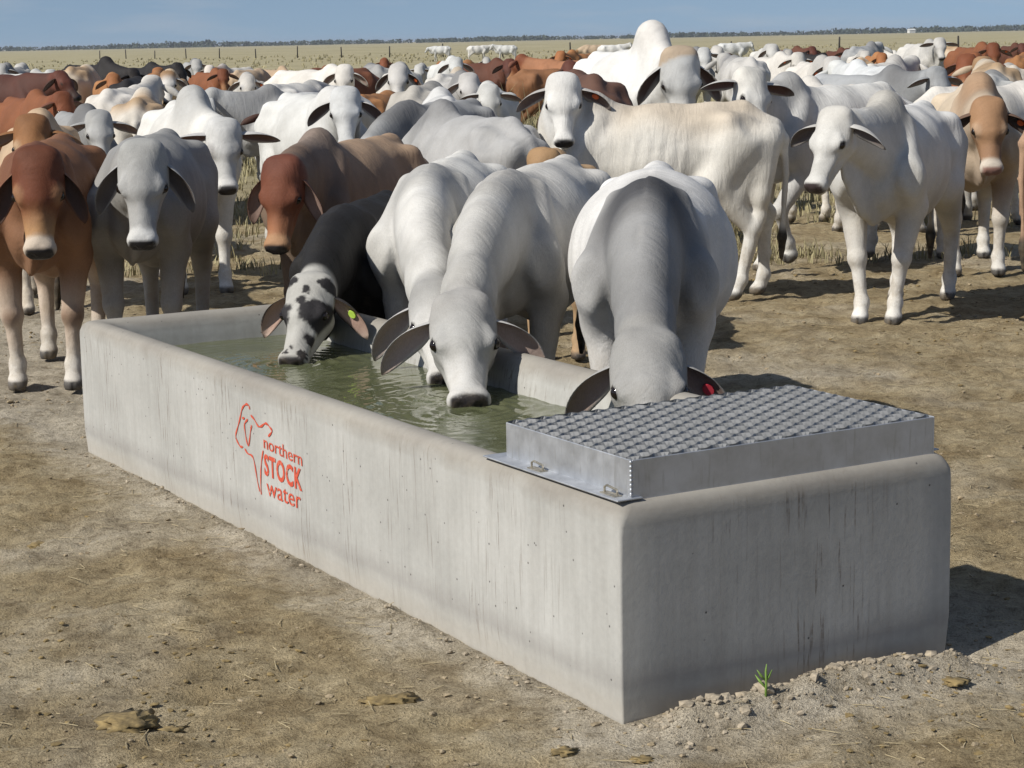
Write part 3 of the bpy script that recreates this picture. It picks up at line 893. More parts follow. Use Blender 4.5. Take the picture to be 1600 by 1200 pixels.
def hcoords(V, I):
    d = (V - I['P']) / I['hk']
    return d @ I['hx'], d @ I['hy'], d @ I['hz']
def paint(V, I, K):
    """coat colours by anatomy; alpha 1 = matt hair, 0 = wet skin / horn"""
    n = len(V); V = V.astype(float)
    col = np.tile(np.array(K['coat'], float), (n, 1)); gl = np.ones(n)
    def mixc(m, c):
        nonlocal col
        m = np.clip(m, 0, 1)[:, None]; col = col * (1 - m) + np.array(c, float) * m
    x, y, z = V.T
    u, v, w = hcoords(V, I); hd = np.sqrt((u - np.clip(u, .03, .44)) ** 2 + v ** 2 + (w + .055) ** 2)
    inhead = 1 - sstep(hd, .135, .185)
    B, C, E = I['bez']
    dn = np.min([np.linalg.norm(V - bez(B, C, E, t), axis=1) for t in np.linspace(.1, 1, 7)], 0)
    nk = (1 - sstep(dn, .19, .42))
    wob = vnoise(x * 3 + 7, z * 3 + y * 2, 1.0, 41) - .5
    if 'flank' in K: mixc(1 - sstep(z + wob * .2, .62, .95), K['flank'])
    if 'rump' in K: mixc(1 - sstep(x + wob * .3, -.6, -.1), K['rump'])
    if 'back' in K: mixc(sstep(z + wob * .2, 1.05, 1.3) * (1 - sstep(np.abs(x + .3), .4, .7)), K['back'])
    if 'neck' in K: mixc(nk * K.get('neckamt', .7), K['neck'])
    if 'hump' in K:
        dh = np.sqrt(((x - .42) / 1.35) ** 2 + (y * 1.1) ** 2 + ((z - 1.28 - .09 * I['hump']) * .9) ** 2)
        mixc((1 - sstep(dh + wob * .1, .10, .32)) * K.get('humpamt', .8), K['hump'])
    if 'legs' in K: mixc((1 - sstep(z + wob * .15, .35, .68)) * (1 - inhead), K['legs'])
    if 'feet' in K: mixc((1 - sstep(z, .14, .30)) * (1 - inhead), K['feet'])
    if 'knee' in K: mixc(np.exp(-((z - .40) / .07) ** 2) * sstep(x, .42, .48) * (1 - inhead) * .8, K['knee'])
    if 'face' in K: mixc(inhead, K['face'])
    if 'poll' in K: mixc(inhead * (1 - sstep(u + wob * .06, .03, K.get('pollr', .18))), K['poll'])
    if 'nose' in K: mixc(inhead * sstep(u, .22, .40), K['nose'])
    if 'ring' in K: mixc(inhead * sstep(u, .385, .42), K['ring'])
    if 'eyering' in K:
        de = np.sqrt((u - .195) ** 2 + (np.abs(v) - .10) ** 2 + (w + .01) ** 2); mixc((1 - sstep(de, .04, .075)), K['eyering'])
    for (su, sv, sr) in K.get('spots', ()):
        ds = np.hypot((u - su) * (1 + .5 * (sr > .03)), (v - sv)) + (vnoise(u * 32, v * 32, 1.0, 91) - .5) * .03 + (vnoise(u * 110, v * 110, 1.0, 92) - .5) * .014; mixc(inhead * (1 - sstep(ds, sr * .85, sr * 1.05)) * sstep(w, -.10, -.06), (.022, .02, .022))
    if 'patch' in K:
        for (bx, bz, br, bc) in K['patch']:
            mixc(1 - sstep(np.hypot(x - bx, z - bz) + wob * .25, br * .8, br), bc)
    mz = inhead * sstep(u, .462, .478) * sstep(w, -.083, -.073) * (1 - sstep(np.abs(v), .062, .075))
    mixc(mz, K.get('muz', (.022, .02, .022))); gl = gl * (1 - .75 * mz)
    de = np.sqrt((u - .197) ** 2 + (np.abs(v) - .108) ** 2 + ((w + .012) * 1.3) ** 2)
    mixc((1 - sstep(de, .024, .036)) * inhead, (.03, .025, .022))
    # hooves, dew claws
    for ho in I['feet'].values():
        d2 = np.hypot(V[:, 0] - ho[0], V[:, 1] - ho[1]); m = (1 - sstep(d2, .12, .14)) * (1 - sstep(z, ho[2] - .004, ho[2] + .012)) * (z < ho[2] + .1)
        mixc(m * .93, (.07, .064, .06)); gl = gl * (1 - .4 * m)
        cleft = m * (1 - sstep(np.abs(V[:, 1] - ho[1]), .005, .013)) ; mixc(cleft, (.012, .01, .01))
    sw = (1 - sstep(x, -.9, -.86)) * (1 - sstep(z, .44, .52)); mixc(sw, K.get('switch', (.03, .027, .025)))
    # ears
    ec = np.array([(a, t, v_, s) for a, t, v_, s in I['ear']], float); nb = I['nb']
    e_out = np.array(K.get('ear', K.get('face', K['coat'])), float); e_in = np.array(K.get('earin', (.26, .18, .15)), float)
    inner = ec[:, 0] * (1 - sstep(ec[:, 2], .72, .98))
    cc = e_out * (1 - inner[:, None]) + e_in * inner[:, None]
    tip = (sstep(ec[:, 1], .72, 1.0) * .6)[:, None]; cc = cc * (1 - tip) + np.array(K.get('eartip', e_out * .5)) * tip
    col[nb:] = cc; gl[nb:] = 1
    return np.concatenate([np.clip(col, 0, 1), gl[:, None]], 1).astype(np.float32)

def ico(name, r, sub, mat):
    bm = bmesh.new(); bmesh.ops.create_icosphere(bm, subdivisions=sub, radius=r)
    me = from_bm(name, bm, True); me.materials.append(mat); return me
EYE = ico('eye', .0235, 3, M['eye'])
def disc_mesh(name, r, t, mat, seg=14, dx=1.0):
    bm = bmesh.new(); bmesh.ops.create_cone(bm, cap_ends=True, segments=seg, radius1=r, radius2=r * .93, depth=t)
    for v in bm.verts: v.co.x *= dx
    me = from_bm(name, bm); me.materials.append(mat); return me
TAGM = {k: disc_mesh('tag_' + k, .021, .008, M['tag_' + k], 14, 1.25) for k in ('orange', 'yellow', 'red')}

GEO = {}
COWS = []
def place_cow(name, pos, heading, s, geo, K, label, group=None, eyes=False, tags=(), mirror=False, cat='cow', z=0.0):
    V, F, I = geo
    C = paint(V, I, K)
    me = mesh_np(name, V, F)
    ca = me.color_attributes.new('coat', 'FLOAT_COLOR', 'POINT'); ca.data.foreach_set('color', C.ravel())
    o = link(name, me, M['coat'])
    o.location = (pos[0], pos[1], z); o.rotation_euler = (0, 0, R(heading)); o.scale = (s, s, s)
    tag(o, label, cat, group)
    if eyes:
        for sd in (1, -1):
            e = link('eye', EYE, None, o)
            e.location = I['P'] + (I['hx'] * .199 + I['hy'] * .1055 * sd - I['hz'] * .014) * I['hk']
            e.scale = (I['hk'],) * 3
    for (side, colr) in tags:
        p, tg, nn = I['einfo'][0 if side > 0 else 1]
        t = link('ear_tag', TAGM[colr], None, o); t.location = p
        b = np.cross(nn, tg); t.rotation_euler = Matrix((tg, b, nn)).transposed().to_euler()
    COWS.append((o, pos[0], pos[1], heading, s))
    return o

def canon(pt, pos, heading, s):
    a = R(heading); dx, dy = pt.x - pos[0], pt.y - pos[1]
    return np.array([(dx * math.cos(a) + dy * math.sin(a)) / s, (-dx * math.sin(a) + dy * math.cos(a)) / s, pt.z / s])
def front_cow(pos, heading, s, pollpx, look, pitch, K, label, vox=.0165, eyes=True, tags=(), group=None, cat='cow', **kw):
    p = canon(at_depth(*pollpx), pos, heading, s)
    g = cow_geometry(p, R(look - heading), R(pitch), vox=vox, **kw)
    return place_cow('cow', pos, heading, s, g, K, label, group, eyes, tags, cat=cat)

# coats ---------------------------------------------------------------
W_ = dict(coat=(.67, .655, .62), face=(.60, .59, .565), hump=(.36, .355, .345), humpamt=.65, neck=(.48, .475, .46), neckamt=.5, eyering=(.5, .49, .48))
WW = dict(coat=(.71, .695, .66), face=(.66, .65, .62), neck=(.60, .59, .57), neckamt=.4)
G_ = dict(coat=(.42, .42, .415), face=(.46, .46, .45), hump=(.20, .20, .205), neck=(.36, .36, .36), neckamt=.6, flank=(.56, .555, .54))
GD = dict(coat=(.36, .36, .36), face=(.38, .38, .38), hump=(.14, .14, .145), neck=(.25, .25, .25))
WG = dict(coat=(.74, .73, .70), face=(.56, .555, .54), hump=(.20, .20, .205), humpamt=.9, neck=(.45, .445, .435), neckamt=.6, eyering=(.40, .39, .38))
T_ = dict(coat=(.55, .41, .28), face=(.36, .19, .085), flank=(.62, .5, .38), legs=(.62, .55, .46), ring=(.6, .5, .4))
TW_ = dict(coat=(.68, .60, .49), face=(.62, .50, .37), back=(.48, .34, .21), poll=(.36, .22, .12))
R_ = dict(coat=(.26, .10, .045), face=(.21, .07, .032), nose=(.34, .17, .08), ear=(.2, .08, .05))
RB = dict(coat=(.13, .05, .03), face=(.125, .042, .028), nose=(.05, .03, .025), ear=(.08, .04, .03))
O_ = dict(coat=(.40, .19, .08), face=(.36, .15, .06), ring=(.55, .42, .3))
K_ = dict(coat=(.022, .02, .021), face=(.025, .022, .022), ear=(.02, .018, .018), earin=(.05, .04, .04))
# ------------------------------------------------------------------ the animals at the trough and beside it
GRP_D = 'cattle drinking at the trough'
C1 = dict(coat=(.235, .112, .058), face=(.15, .045, .02), nose=(.46, .26, .12), ring=(.62, .52, .42), poll=(.13, .042, .02), ear=(.20, .09, .05), earin=(.07, .045, .04),
          legs=(.60, .50, .41), feet=(.68, .64, .58), knee=(.22, .12, .07), flank=(.32, .175, .10), hump=(.16, .06, .03), eyering=(.28, .14, .07))
front_cow((-2.46, 10.76), -86, .95, (58, 246, 9.98), -82, -66, C1, 'red-brown cow with darker red head and cream legs at far left beside the trough', hump=-.5, ear=(.30, 1.25), legs=dict(hl=(.12, .0), fr=(-.05, 0)), head=1.06, tail=-.12, eyes=True)
C2 = dict(coat=(.33, .325, .315), face=(.42, .42, .415), poll=(.36, .36, .35), hump=(.26, .26, .26), ring=(.66, .66, .65), ear=(.34, .335, .33), earin=(.09, .075, .07), legs=(.46, .445, .42), flank=(.30, .28, .25))
front_cow((-1.98, 11.16), -90, .95, (222, 234, 10.12), -88, -68, C2, 'grey cow with lowered head facing the camera behind the left end of the trough', hump=-.5, ear=(.40, 1.25), head=1.06, fat=1.0)
C3 = dict(coat=(.70, .69, .66), face=(.55, .55, .54), ring=(.68, .67, .65), hump=(.42, .42, .41), ear=(.52, .51, .5), earin=(.17, .10, .08), legs=(.70, .68, .64), eyering=(.38, .37, .36))
front_cow((-2.33, 14.78), -74, 1.0, (349, 196, 13.75), -80, -60, C3, 'pale grey cow with short sideways ears looking on above the trough corner', vox=0.0213, hump=.75, ear=(1.25, .35), dew=1.25, legs=dict(fl=(.10, 0)), head=.98)
C4 = dict(coat=(.27, .195, .145), face=(.19, .064, .034), nose=(.34, .15, .075), ring=(.42, .24, .13), poll=(.15, .05, .03), hump=(.25, .20, .17), neck=(.17, .115, .085), neckamt=.8, ear=(.13, .06, .04), legs=(.28, .2, .15), back=(.40, .28, .19), flank=(.2, .145, .105))
front_cow((-.93, 11.55), -113, .90, (441, 258, 10.45), -104, -68, C4, 'brown cow with red head hanging low, standing behind the spotted drinker', vox=0.0192, hump=.35, ear=(.25, 1.2), head=1.02)
C5 = dict(coat=(.013, .012, .012), face=(.46, .45, .42), hump=(.02, .018, .018), ear=(.03, .026, .026), earin=(.46, .31, .25), eartip=(.5, .4, .34),
          spots=((.21, .115, .125), (.21, -.13, .085), (.155, -.012, .034), (.09, .012, .026), (.035, .10, .05), (.34, .085, .05), (.02, -.09, .04), (.44, .05, .02), (.445, -.03, .016), (.42, .0, .014)), legs=(.03, .027, .027))
o5 = front_cow((-.70, 9.52), -101, .76, (488, 443, 8.50), -104, -42, C5, 'black cow with white black-spotted face drinking at the trough', vox=0.0143, hump=-.6, ear=(.6, 1.05), tags=((1, 'yellow'),), group=GRP_D, head=1.12)
C6 = dict(coat=(.68, .67, .64), face=(.58, .57, .55), poll=(.34, .335, .325), pollr=.26, hump=(.34, .335, .325), humpamt=.85, neck=(.54, .53, .51), neckamt=.6, ear=(.50, .49, .48), earin=(.34, .27, .24), legs=(.72, .7, .67))
front_cow((-.30, 9.45), -98, .90, (684, 456, 8.02), -84, -36, C6, 'white cow drinking in the middle, its face half hidden by its neighbour', vox=0.0149, hump=-.7, ear=(.55, 1.0), group=GRP_D, head=1.08)
C7 = dict(coat=(.62, .605, .575), face=(.42, .415, .40), poll=(.38, .37, .355), nose=(.60, .59, .57), hump=(.36, .35, .335), humpamt=.85, neck=(.40, .395, .38), neckamt=.65, ear=(.52, .51, .495), earin=(.44, .34, .30), eartip=(.52, .42, .37), legs=(.62, .60, .56), flank=(.62, .60, .56))
front_cow((.10, 8.90), -107, .90, (722, 476, 7.55), -86, -35, C7, 'white cow with grey forehead and spread ears drinking in full view', vox=0.0137, hump=-.7, ear=(.85, 1.0), group=GRP_D, head=1.14, legs=dict(fr=(.04, 0)))
C8 = dict(coat=(.72, .71, .695), face=(.34, .335, .325), poll=(.30, .295, .285), nose=(.42, .41, .40), hump=(.055, .055, .06), humpamt=1.0, neck=(.22, .22, .222), neckamt=.9, ear=(.36, .355, .345), earin=(.26, .19, .17), legs=(.64, .62, .6))
front_cow((.57, 8.02), -97, .91, (1012, 540, 6.80), -92, -38, C8, 'big white cow with dark grey hump drinking beside the metal cover', vox=0.0137, hump=-.6, fat=1.16, ear=(.6, 1.05), group=GRP_D, head=1.12, tags=((1, 'red'),))
C9 = dict(coat=(.46, .31, .18), face=(.40, .25, .13), ear=(.46, .30, .17), earin=(.14, .09, .06))
front_cow((.28, 11.35), -95, .80, (850, 243, 10.6), 70, -30, C9, 'tan calf mostly hidden behind the middle drinkers, one ear showing', vox=0.0227, eyes=False, ear=(.35, 1.1), cat='calf')
C10 = dict(coat=(.70, .675, .62), face=(.73, .72, .695), back=(.60, .52, .42), neck=(.66, .64, .60), ear=(.5, .48, .46), earin=(.15, .10, .085), legs=(.76, .75, .72), hump=(.40, .36, .31), humpamt=.6)
front_cow((.93, 13.55), 176, .98, (880, 125, 13.45), -92, -60, C10, 'white cow seen side-on with its head turned to the camera', vox=0.0177, hump=.3, ear=(.95, .8), tags=((1, 'orange'),), tail=.04, head=.96, legs=dict(hl=(.10, 0), hr=(-.08, 0)))
C12 = dict(coat=(.56, .555, .55), face=(.66, .65, .62), poll=(.7, .68, .63), hump=(.36, .36, .355), neck=(.58, .575, .56), ear=(.56, .55, .53), earin=(.13, .07, .06), legs=(.70, .69, .66), back=(.74, .73, .70))
front_cow((2.36, 15.2), 218, 1.02, (1173, 116, 14.45), -72, -58, C12, 'white cow stepping forward behind the side-on cow, ears held flat out', vox=0.0206, hump=.5, ear=(1.3, .38), lift='fl', hroll=-.18, head=1.0)
C13 = dict(coat=(.68, .67, .64), face=(.66, .65, .62), poll=(.60, .58, .54), hump=(.42, .40, .36), neck=(.56, .55, .53), neckamt=.5, ear=(.50, .49, .47), earin=(.16, .13, .12), muz=(.06, .045, .045), legs=(.74, .72, .68), back=(.74, .73, .71), flank=(.6, .58, .54))
front_cow((2.43, 12.55), -115, .97, (1306, 180, 11.62), -134, -58, C13, 'white cow with grey neck walking towards the trough from the right', vox=0.0149, hump=.5, ear=(1.0, .7), dew=1.2, head=.97, legs=dict(fl=(.03, -.05), fr=(.08, .06), hl=(-.1, 0), hr=(.1, 0)))
C14 = dict(coat=(.60, .50, .38), face=(.34, .195, .105), nose=(.33, .19, .11), ring=(.62, .55, .47), muz=(.34, .2, .17), hump=(.34, .20, .11), neck=(.48, .37, .27), ear=(.16, .10, .07), earin=(.06, .045, .04), legs=(.66, .62, .56), flank=(.44, .34, .26), feet=(.7, .68, .64), eyering=(.42, .28, .18))
front_cow((3.44, 14.92), -98, 1.0, (1545, 163, 13.85), -94, -62, C14, 'brown-faced fawn cow with pink nose looking out at the right edge', vox=0.0192, hump=.55, ear=(.8, .9), tags=((1, 'orange'),), head=1.0)
C15 = dict(coat=(.46, .30, .20), face=(.3, .15, .08), legs=(.24, .15, .11), back=(.50, .36, .26), feet=(.3, .22, .18))
g = cow_geometry((.98, 0, 1.36), 0, R(-50), vox=0.0206, hump=.4, legs=dict(hr=(-.02, 0)))
place_cow('cow', (4.10, 12.36), -6, .98, g, C15, 'tan cow cut off by the right edge of the picture, only its hindquarters visible')

# ------------------------------------------------------------------ the herd behind
HUMPC, RUMPC, BACKC = (.38, 0, 1.37), (-.62, 0, 1.32), (-.12, 0, 1.30)
HERD = []
def H(ref, px, py, D, heading, look, K, label, **kw):
    if 18 < D < 100: D = 18 + (D - 18) * 1.35
    HERD.append(dict(ref=ref, px=px, py=py, D=D, heading=heading, look=look, K=K, label=label, **kw))
def solve(e):
    """where the animal stands, so that its head or back lies on its line of sight at distance D"""
    w = at_depth(e['px'], e['py'], e['D']); a = R(e['heading'])
    dl = (e['look'] - e['heading'] + 180) % 360 - 180
    ny = R(max(-75, min(75, dl * .6)))
    if e['ref'] == 'head':
        top = w.z - .02
        s = e.get('s') or min(max(top / 1.42, .9), 1.08)
        z = top / s - .05; rr = math.sqrt(max(.62 ** 2 - (z - 1.1) ** 2, .25 ** 2))
        pc = np.array([.46 + rr * math.cos(ny), rr * math.sin(ny), z]); an = pc
    else:
        c = {'hump': HUMPC, 'rump': RUMPC, 'back': BACKC}[e['ref']]
        s = e.get('s') or min(max(w.z / c[2], .8), 1.1)
        z = e.setdefault('nzr', e.get('nz', 1.0) if e['D'] < 18 else random.Random(e['label'] + 'n').choice((1.0, 1.22, 1.34, 1.40))); rr = math.sqrt(max(.62 ** 2 - (z - 1.1) ** 2, .25 ** 2))
        pc = np.array([.46 + rr * math.cos(ny), rr * math.sin(ny), z]); an = np.array(c)
    x = w.x - s * (an[0] * math.cos(a) - an[1] * math.sin(a)); y = w.y - s * (an[0] * math.sin(a) + an[1] * math.cos(a))
    return x, y, s, pc, dl
def spine(x, y, h, s, head=None):
    c, q = math.cos(R(h)), math.sin(R(h))
    P_ = [(x + s * u * c, y + s * u * q, .27 * s) for u in (-.75, -.45, -.15, .15, .45)]
    if head is not None: P_.append((x + s * (head[0] * c - head[1] * q), y + s * (head[0] * q + head[1] * c), .14 * s))
    return np.array(P_)
def relax():
    fixed = [spine(x, y, h, s) for (_, x, y, h, s) in COWS]
    for it in range(60):
        sp = []
        for e in HERD:
            x, y, s, pc, dl = solve(e); sp.append(spine(x, y, e['heading'], s, pc))
        moved = 0
        for i, e in enumerate(HERD):
            for j in range(len(fixed)):
                d = np.linalg.norm(sp[i][:, None, :2] - fixed[j][None, :, :2], axis=2) - sp[i][:, None, 2] - fixed[j][None, :, 2]
                if d.min() < 0: e['D'] *= 1.012; moved += 1
            for j in range(i):
                d = np.linalg.norm(sp[i][:, None, :2] - sp[j][None, :, :2], axis=2) - sp[i][:, None, 2] - sp[j][None, :, 2]
                if d.min() < 0:
                    f = HERD[j]; moved += 1
                    far, near = (e, f) if sp[i][:, 1].mean() > sp[j][:, 1].mean() else (f, e)
                    far['D'] *= 1.010
                    if near['D'] > 20: near['D'] *= .996
        if not moved: break
def build_herd():
    relax()
    for e in HERD:
        x, y, s, pc, dl = solve(e); D = e['D']; lab = e['label']; rs = random.Random(lab)
        vox = .0232 if D < 17.5 else (.029 if D < 24 else (.039 if D < 55 else .055))
        lg = {k: (rs.uniform(-.1, .1), rs.uniform(-.02, .02)) for k in ('fl', 'fr', 'hl', 'hr')}
        hump = e.get('hump', .45 if e['ref'] == 'head' else -.25)
        g = cow_geometry(pc, R(dl), R(e.get('pitch', -55 + rs.uniform(-7, 5))), vox=vox, ear=e.get('ear', (.95 + rs.uniform(-.25, .25), .75 + rs.uniform(-.25, .25))), hump=hump, head=e.get('head', 1.0 + rs.uniform(-.03, .04)),
                         fat=e.get('fat', 1.0) * rs.uniform(.93, 1.1), legs=lg, tail=rs.uniform(-.1, .1), dew=rs.uniform(.8, 1.25))
        kk = dict(e['K']); m = rs.uniform(.86, 1.04); t = rs.uniform(-.03, .03)
        for key in ('coat', 'face', 'neck', 'flank', 'back'):
            if key in kk: kk[key] = tuple(max(0, c * (m + t * q)) for c, q in zip(kk[key], (1, 0, -1)))
        place_cow('cow', (x, y), e['heading'], s, g, kk, lab, e.get('group', 'mob of cattle behind the trough'), e.get('eyes', e['ref'] == 'head' and D < 32), e.get('tags', ()), cat=e.get('cat', 'cow'))
# left flank
H('head', 49, 174, 12.95, -78, -84, dict(T_, face=(.30, .145, .06), eyering=(.42, .28, .17), poll=(.26, .12, .05)), 'brown-faced cow with pale eye rings directly behind the red-headed cow at far left', pitch=-58, ear=(1.1, .75))
H('head', 153, 168, 16.3, -66, -72, GD | dict(face=(.43, .43, .425)), 'dark grey cow with wide ears between the two foremost left cattle', pitch=-58, ear=(1.15, .6))
H('head', 97, 140, 20.0, -60, -45, R_, 'red-faced cow just behind the dark grey wide-eared cow at left', pitch=-60)
H('rump', 170, 142, 19.0, 84, 84, WW, 'white rump of a cow facing away behind the dark grey wide-eared cow', hump=-.3)
H('back', 6, 121, 27.0, -35, -35, dict(RB, coat=(.09, .035, .025)), 'dark brown cow at the left edge reaching its head to the right', nz=1.0, pitch=-40)
H('head', 31, 98, 36, -70, -92, W_, 'white-faced cow peering over the dark brown cow at the left edge', tags=())
H('head', 2, 98, 35, -90, -80, G_, 'pale head cut by the left edge behind the dark brown cow')
H('head', 79, 107, 34, -40, -60, W_, 'small white-faced cow with lifted head far back at left, left of the black cow')
H('rump', 111, 106, 31, 88, 88, TW_, 'cream cow seen from behind left of the black cow')
H('hump', 167, 98, 33, -40, -40, K_, 'black cow with pointed hump standing in the far left herd', hump=.8, nz=1.2)
H('head', 177, 113, 29.5, -75, -80, dict(O_, nose=(.6, .5, .4)), 'orange-brown face with pale muzzle in front of the black humped cow', head=1.0)
H('rump', 198, 126, 25.5, 92, 92, K_, 'black rump of a cow facing away at left of the white-headed tan cow')
H('head', 262, 108, 25.5, -80, -86, dict(TW_, face=(.72, .71, .69), coat=(.58, .46, .32)), 'white-headed tan-chested cow facing us in the left herd', ear=(.7, 1.0), eyes=True)
H('rump', 236, 118, 31, 95, 95, O_, 'orange-brown back left of the white-headed tan-chested cow', nz=1.05)
H('head', 277, 96, 33, -30, -40, dict(K_, spots=((.1, .0, .03),)), 'black head turned right just behind the white-headed tan-chested cow')
H('head', 307, 91, 40, -70, -85, G_, 'highest grey head of the far left herd against the grass')
H('head', 327, 100, 37, -120, -100, dict(W_, face=(.66, .62, .58), neck=(.36, .16, .08), neckamt=.9), 'white-faced cow with rusty neck far back, right of the highest grey head')
H('head', 348, 106, 35, -60, -75, R_, 'brown head far back beside the white-faced rusty-necked cow')
H('rump', 372, 111, 36, 70, 70, T_, 'tan rump far back at left between brown head and white tagged head')
H('head', 386, 113, 25.5, -85, -80, W_, 'white head with orange ear tag in the left herd near the branded cow', tags=((1, 'orange'),), eyes=True)
H('head', 330, 134, 20.5, -150, -168, dict(G_, coat=(.58, .58, .575), patch=((-.45, 1.22, .09, (.22, .22, .22)),)), 'pale grey cow facing left with a dark brand on its rump', pitch=-48, ear=(.8, .8))
H('rump', 214, 156, 19.0, 96, 96, TW_ | dict(coat=(.74, .70, .63)), 'cream rump seen from behind in front of the white-headed tan-chested cow', nz=1.0, hump=.3)
# centre left
H('head', 539, 131, 15.4, -64, -86, WW | dict(face=(.67, .665, .65), hump=(.6, .59, .57), ear=(.6, .58, .56), earin=(.12, .08, .07)), 'large white cow with dark-lined drooping ears behind the low red head', pitch=-54, ear=(.8, 1.0), hump=.2, head=.98, fat=1.04)
H('head', 538, 98, 25.5, -42, -96, WW, 'white cow with raised head turned to us, behind the large white drooping-eared cow', hump=.3, fat=1.08, eyes=True)
H('rump', 566, 108, 29, -130, -130, RB | dict(coat=(.2, .075, .04)), 'red-brown cow behind the raised white head left of centre', nz=1.0)
H('rump', 590, 103, 30, 100, 100, G_, 'grey rump beside the red-brown cow left of centre')
H('head', 622, 97, 24.5, -88, -90, W_ | dict(face=(.58, .58, .575), earin=(.10, .06, .05)), 'pale grey-faced cow with long hanging ears standing left of centre in mid herd', ear=(.6, 1.1), tags=((1, 'orange'),), eyes=True, head=1.06)
H('rump', 566, 139, 21.0, 75, 75, O_, 'brown hindquarters just right of the large white drooping-eared cow', s=.88)
H('rump', 430, 134, 22.0, 70, 70, W_, 'small white back below the white cow with raised turned head', nz=.95)
H('rump', 487, 148, 18.6, 110, 110, RB | dict(coat=(.17, .065, .04)), 'dark red back just above the large white drooping-eared cow', nz=.95, s=.92)
H('head', 689, 94, 34, -150, -140, O_, 'orange-brown head facing left next to the upright white head at centre')
H('head', 712, 87, 31, -80, -86, WW, 'upright white head standing out against the grass at centre', ear=(.8, .9))
H('rump', 688, 117, 27, 75, 75, WW | dict(hump=(.5, .4, .28)), 'white back with tan hump below the upright white head', nz=1.0, hump=.35)
H('head', 732, 111, 22.0, -85, -78, G_ | dict(face=(.5, .5, .5)), 'grey-faced cow at centre directly below the upright white head', ear=(.75, .95))
H('head', 764, 128, 20.5, -95, -82, WW, 'white-faced cow with one ear stuck out right of the grey-faced cow', ear=(1.2, .5))
H('head', 760, 88, 46, -90, -88, G_, 'tiny grey face alone in the grass at centre', ear=(.7, 1.))
H('head', 796, 90, 33, -40, -94, RB, 'dark red-brown cow with head turned to us at centre right', ear=(.9, .8), tags=((1, 'orange'),))
H('rump', 648, 137, 19.6, 82, 82, G_ | dict(coat=(.55, .52, .47)), 'fawn-grey rounded rump left of the white back at centre')
H('rump', 698, 155, 17.4, 95, 95, WW | dict(coat=(.70, .70, .695)), 'smooth white back in mid herd above the tan-brown body', nz=.95, hump=.15)
H('hump', 637, 174, 15.9, -120, -120, GD, 'dark grey hump just behind the brown cow with the red head', nz=1.0, s=.95)
H('hump', 690, 180, 14.1, 120, 120, G_ | dict(coat=(.50, .50, .50), flank=(.5, .5, .5)), 'grey cow facing away left with round hump behind the two middle drinkers', nz=1.0, hump=.55, s=.93, fat=1.08)
# centre right
BULL = dict(coat=(.80, .78, .745), face=(.55, .545, .53), poll=(.48, .38, .28), pollr=.05, nose=(.66, .65, .63), ring=(.6, .59, .57), hump=(.72, .69, .65), ear=(.5, .49, .475), earin=(.10, .06, .05))
H('head', 1062, 72, 19.2, -66, -84, BULL, 'huge white bull whose tall hump rises above the horizon', s=1.2, hump=1.75, pitch=-66, ear=(.42, 1.1), head=1.32, fat=1.15, eyes=True, cat='bull')
H('head', 876, 78, 40, -120, -110, O_ | dict(nose=(.6, .45, .3)), 'orange-brown head with pale nose above the long brown back', tags=((1, 'orange'),))
H('back', 862, 111, 29, 25, 25, O_ | dict(coat=(.28, .13, .06)), 'long brown back side-on behind the turned white head', nz=.95)
H('head', 892, 94, 27, -100, -80, RB, 'dark brown face behind the turned white head', tags=((1, 'orange'),))
H('rump', 930, 95, 31, 140, 140, R_ | dict(coat=(.36, .17, .09)), 'red-brown back left of the huge bull', nz=1.0)
H('rump', 926, 121, 16.6, 95, 95, RB | dict(coat=(.14, .075, .055)), 'dark brown rump between the turned white head and the bull', nz=.9)
H('head', 1100, 72, 32.5, -85, -82, G_ | dict(face=(.6, .6, .59)), 'grey-white head just right of the huge bull', ear=(1.1, .5))
H('head', 1121, 71, 37, -95, -92, W_, 'white head with red tag right of the bull, behind the grey-white head', tags=((1, 'red'),))
H('rump', 1172, 91, 28, 97, 97, G_ | dict(coat=(.56, .56, .55)), 'bony grey cow angled away right of the bull, hip bones showing', nz=1.0)
H('head', 1207, 67, 37, -90, -92, W_, 'white face held high on an upright neck right of the bony grey cow', ear=(.6, 1.0), s=1.08)
H('head', 1247, 80, 31, -60, -80, WW, 'white face with tagged ear right of the high-held white face', tags=((1, 'orange'), (-1, 'orange')), ear=(1.0, .7))
H('head', 1269, 71, 45, -60, -60, RB, 'dark red head far back against the grass beside a fence post')
H('head', 1287, 81, 42, -40, -45, K_, 'blackish head just below the far dark red head')
H('head', 1301, 86, 24.5, -84, -90, W_ | dict(face=(.54, .54, .535)), 'grey-white face with long hanging ears and black nose at right', ear=(.55, 1.1), tags=((1, 'orange'), (-1, 'orange')), eyes=True, head=1.06)
H('rump', 1345, 93, 33, 80, 80, TW_, 'tan-backed cream cow angled away behind the grey-white hanging-eared face', nz=1.0)
H('head', 1378, 81, 36, -88, -96, O_ | dict(nose=(.62, .5, .36)), 'orange-brown face with cream muzzle in the right herd', ear=(.6, 1.0))
H('head', 1372, 64, 41, 58, 75, G_, 'grey head turned away above the orange-brown face at right')
H('rump', 1397, 79, 52, 92, 92, W_, 'small white rump far back right of the grey turned-away head')
H('rump', 1388, 106, 21.0, 100, 100, WW | dict(coat=(.70, .70, .69)), 'long white rump of a cow facing away at right in mid herd', nz=1.0, hump=.15)
H('head', 1424, 84, 25, 62, 58, W_, 'white head facing away with tagged ear, right of the long white rump', tags=((-1, 'orange'),), ear=(.7, 1.0))
H('head', 1464, 101, 20.5, -50, -62, GD | dict(coat=(.44, .44, .44), face=(.42, .42, .42)), 'grey cow looking right in front of the red-brown face at right', ear=(1.1, .5))
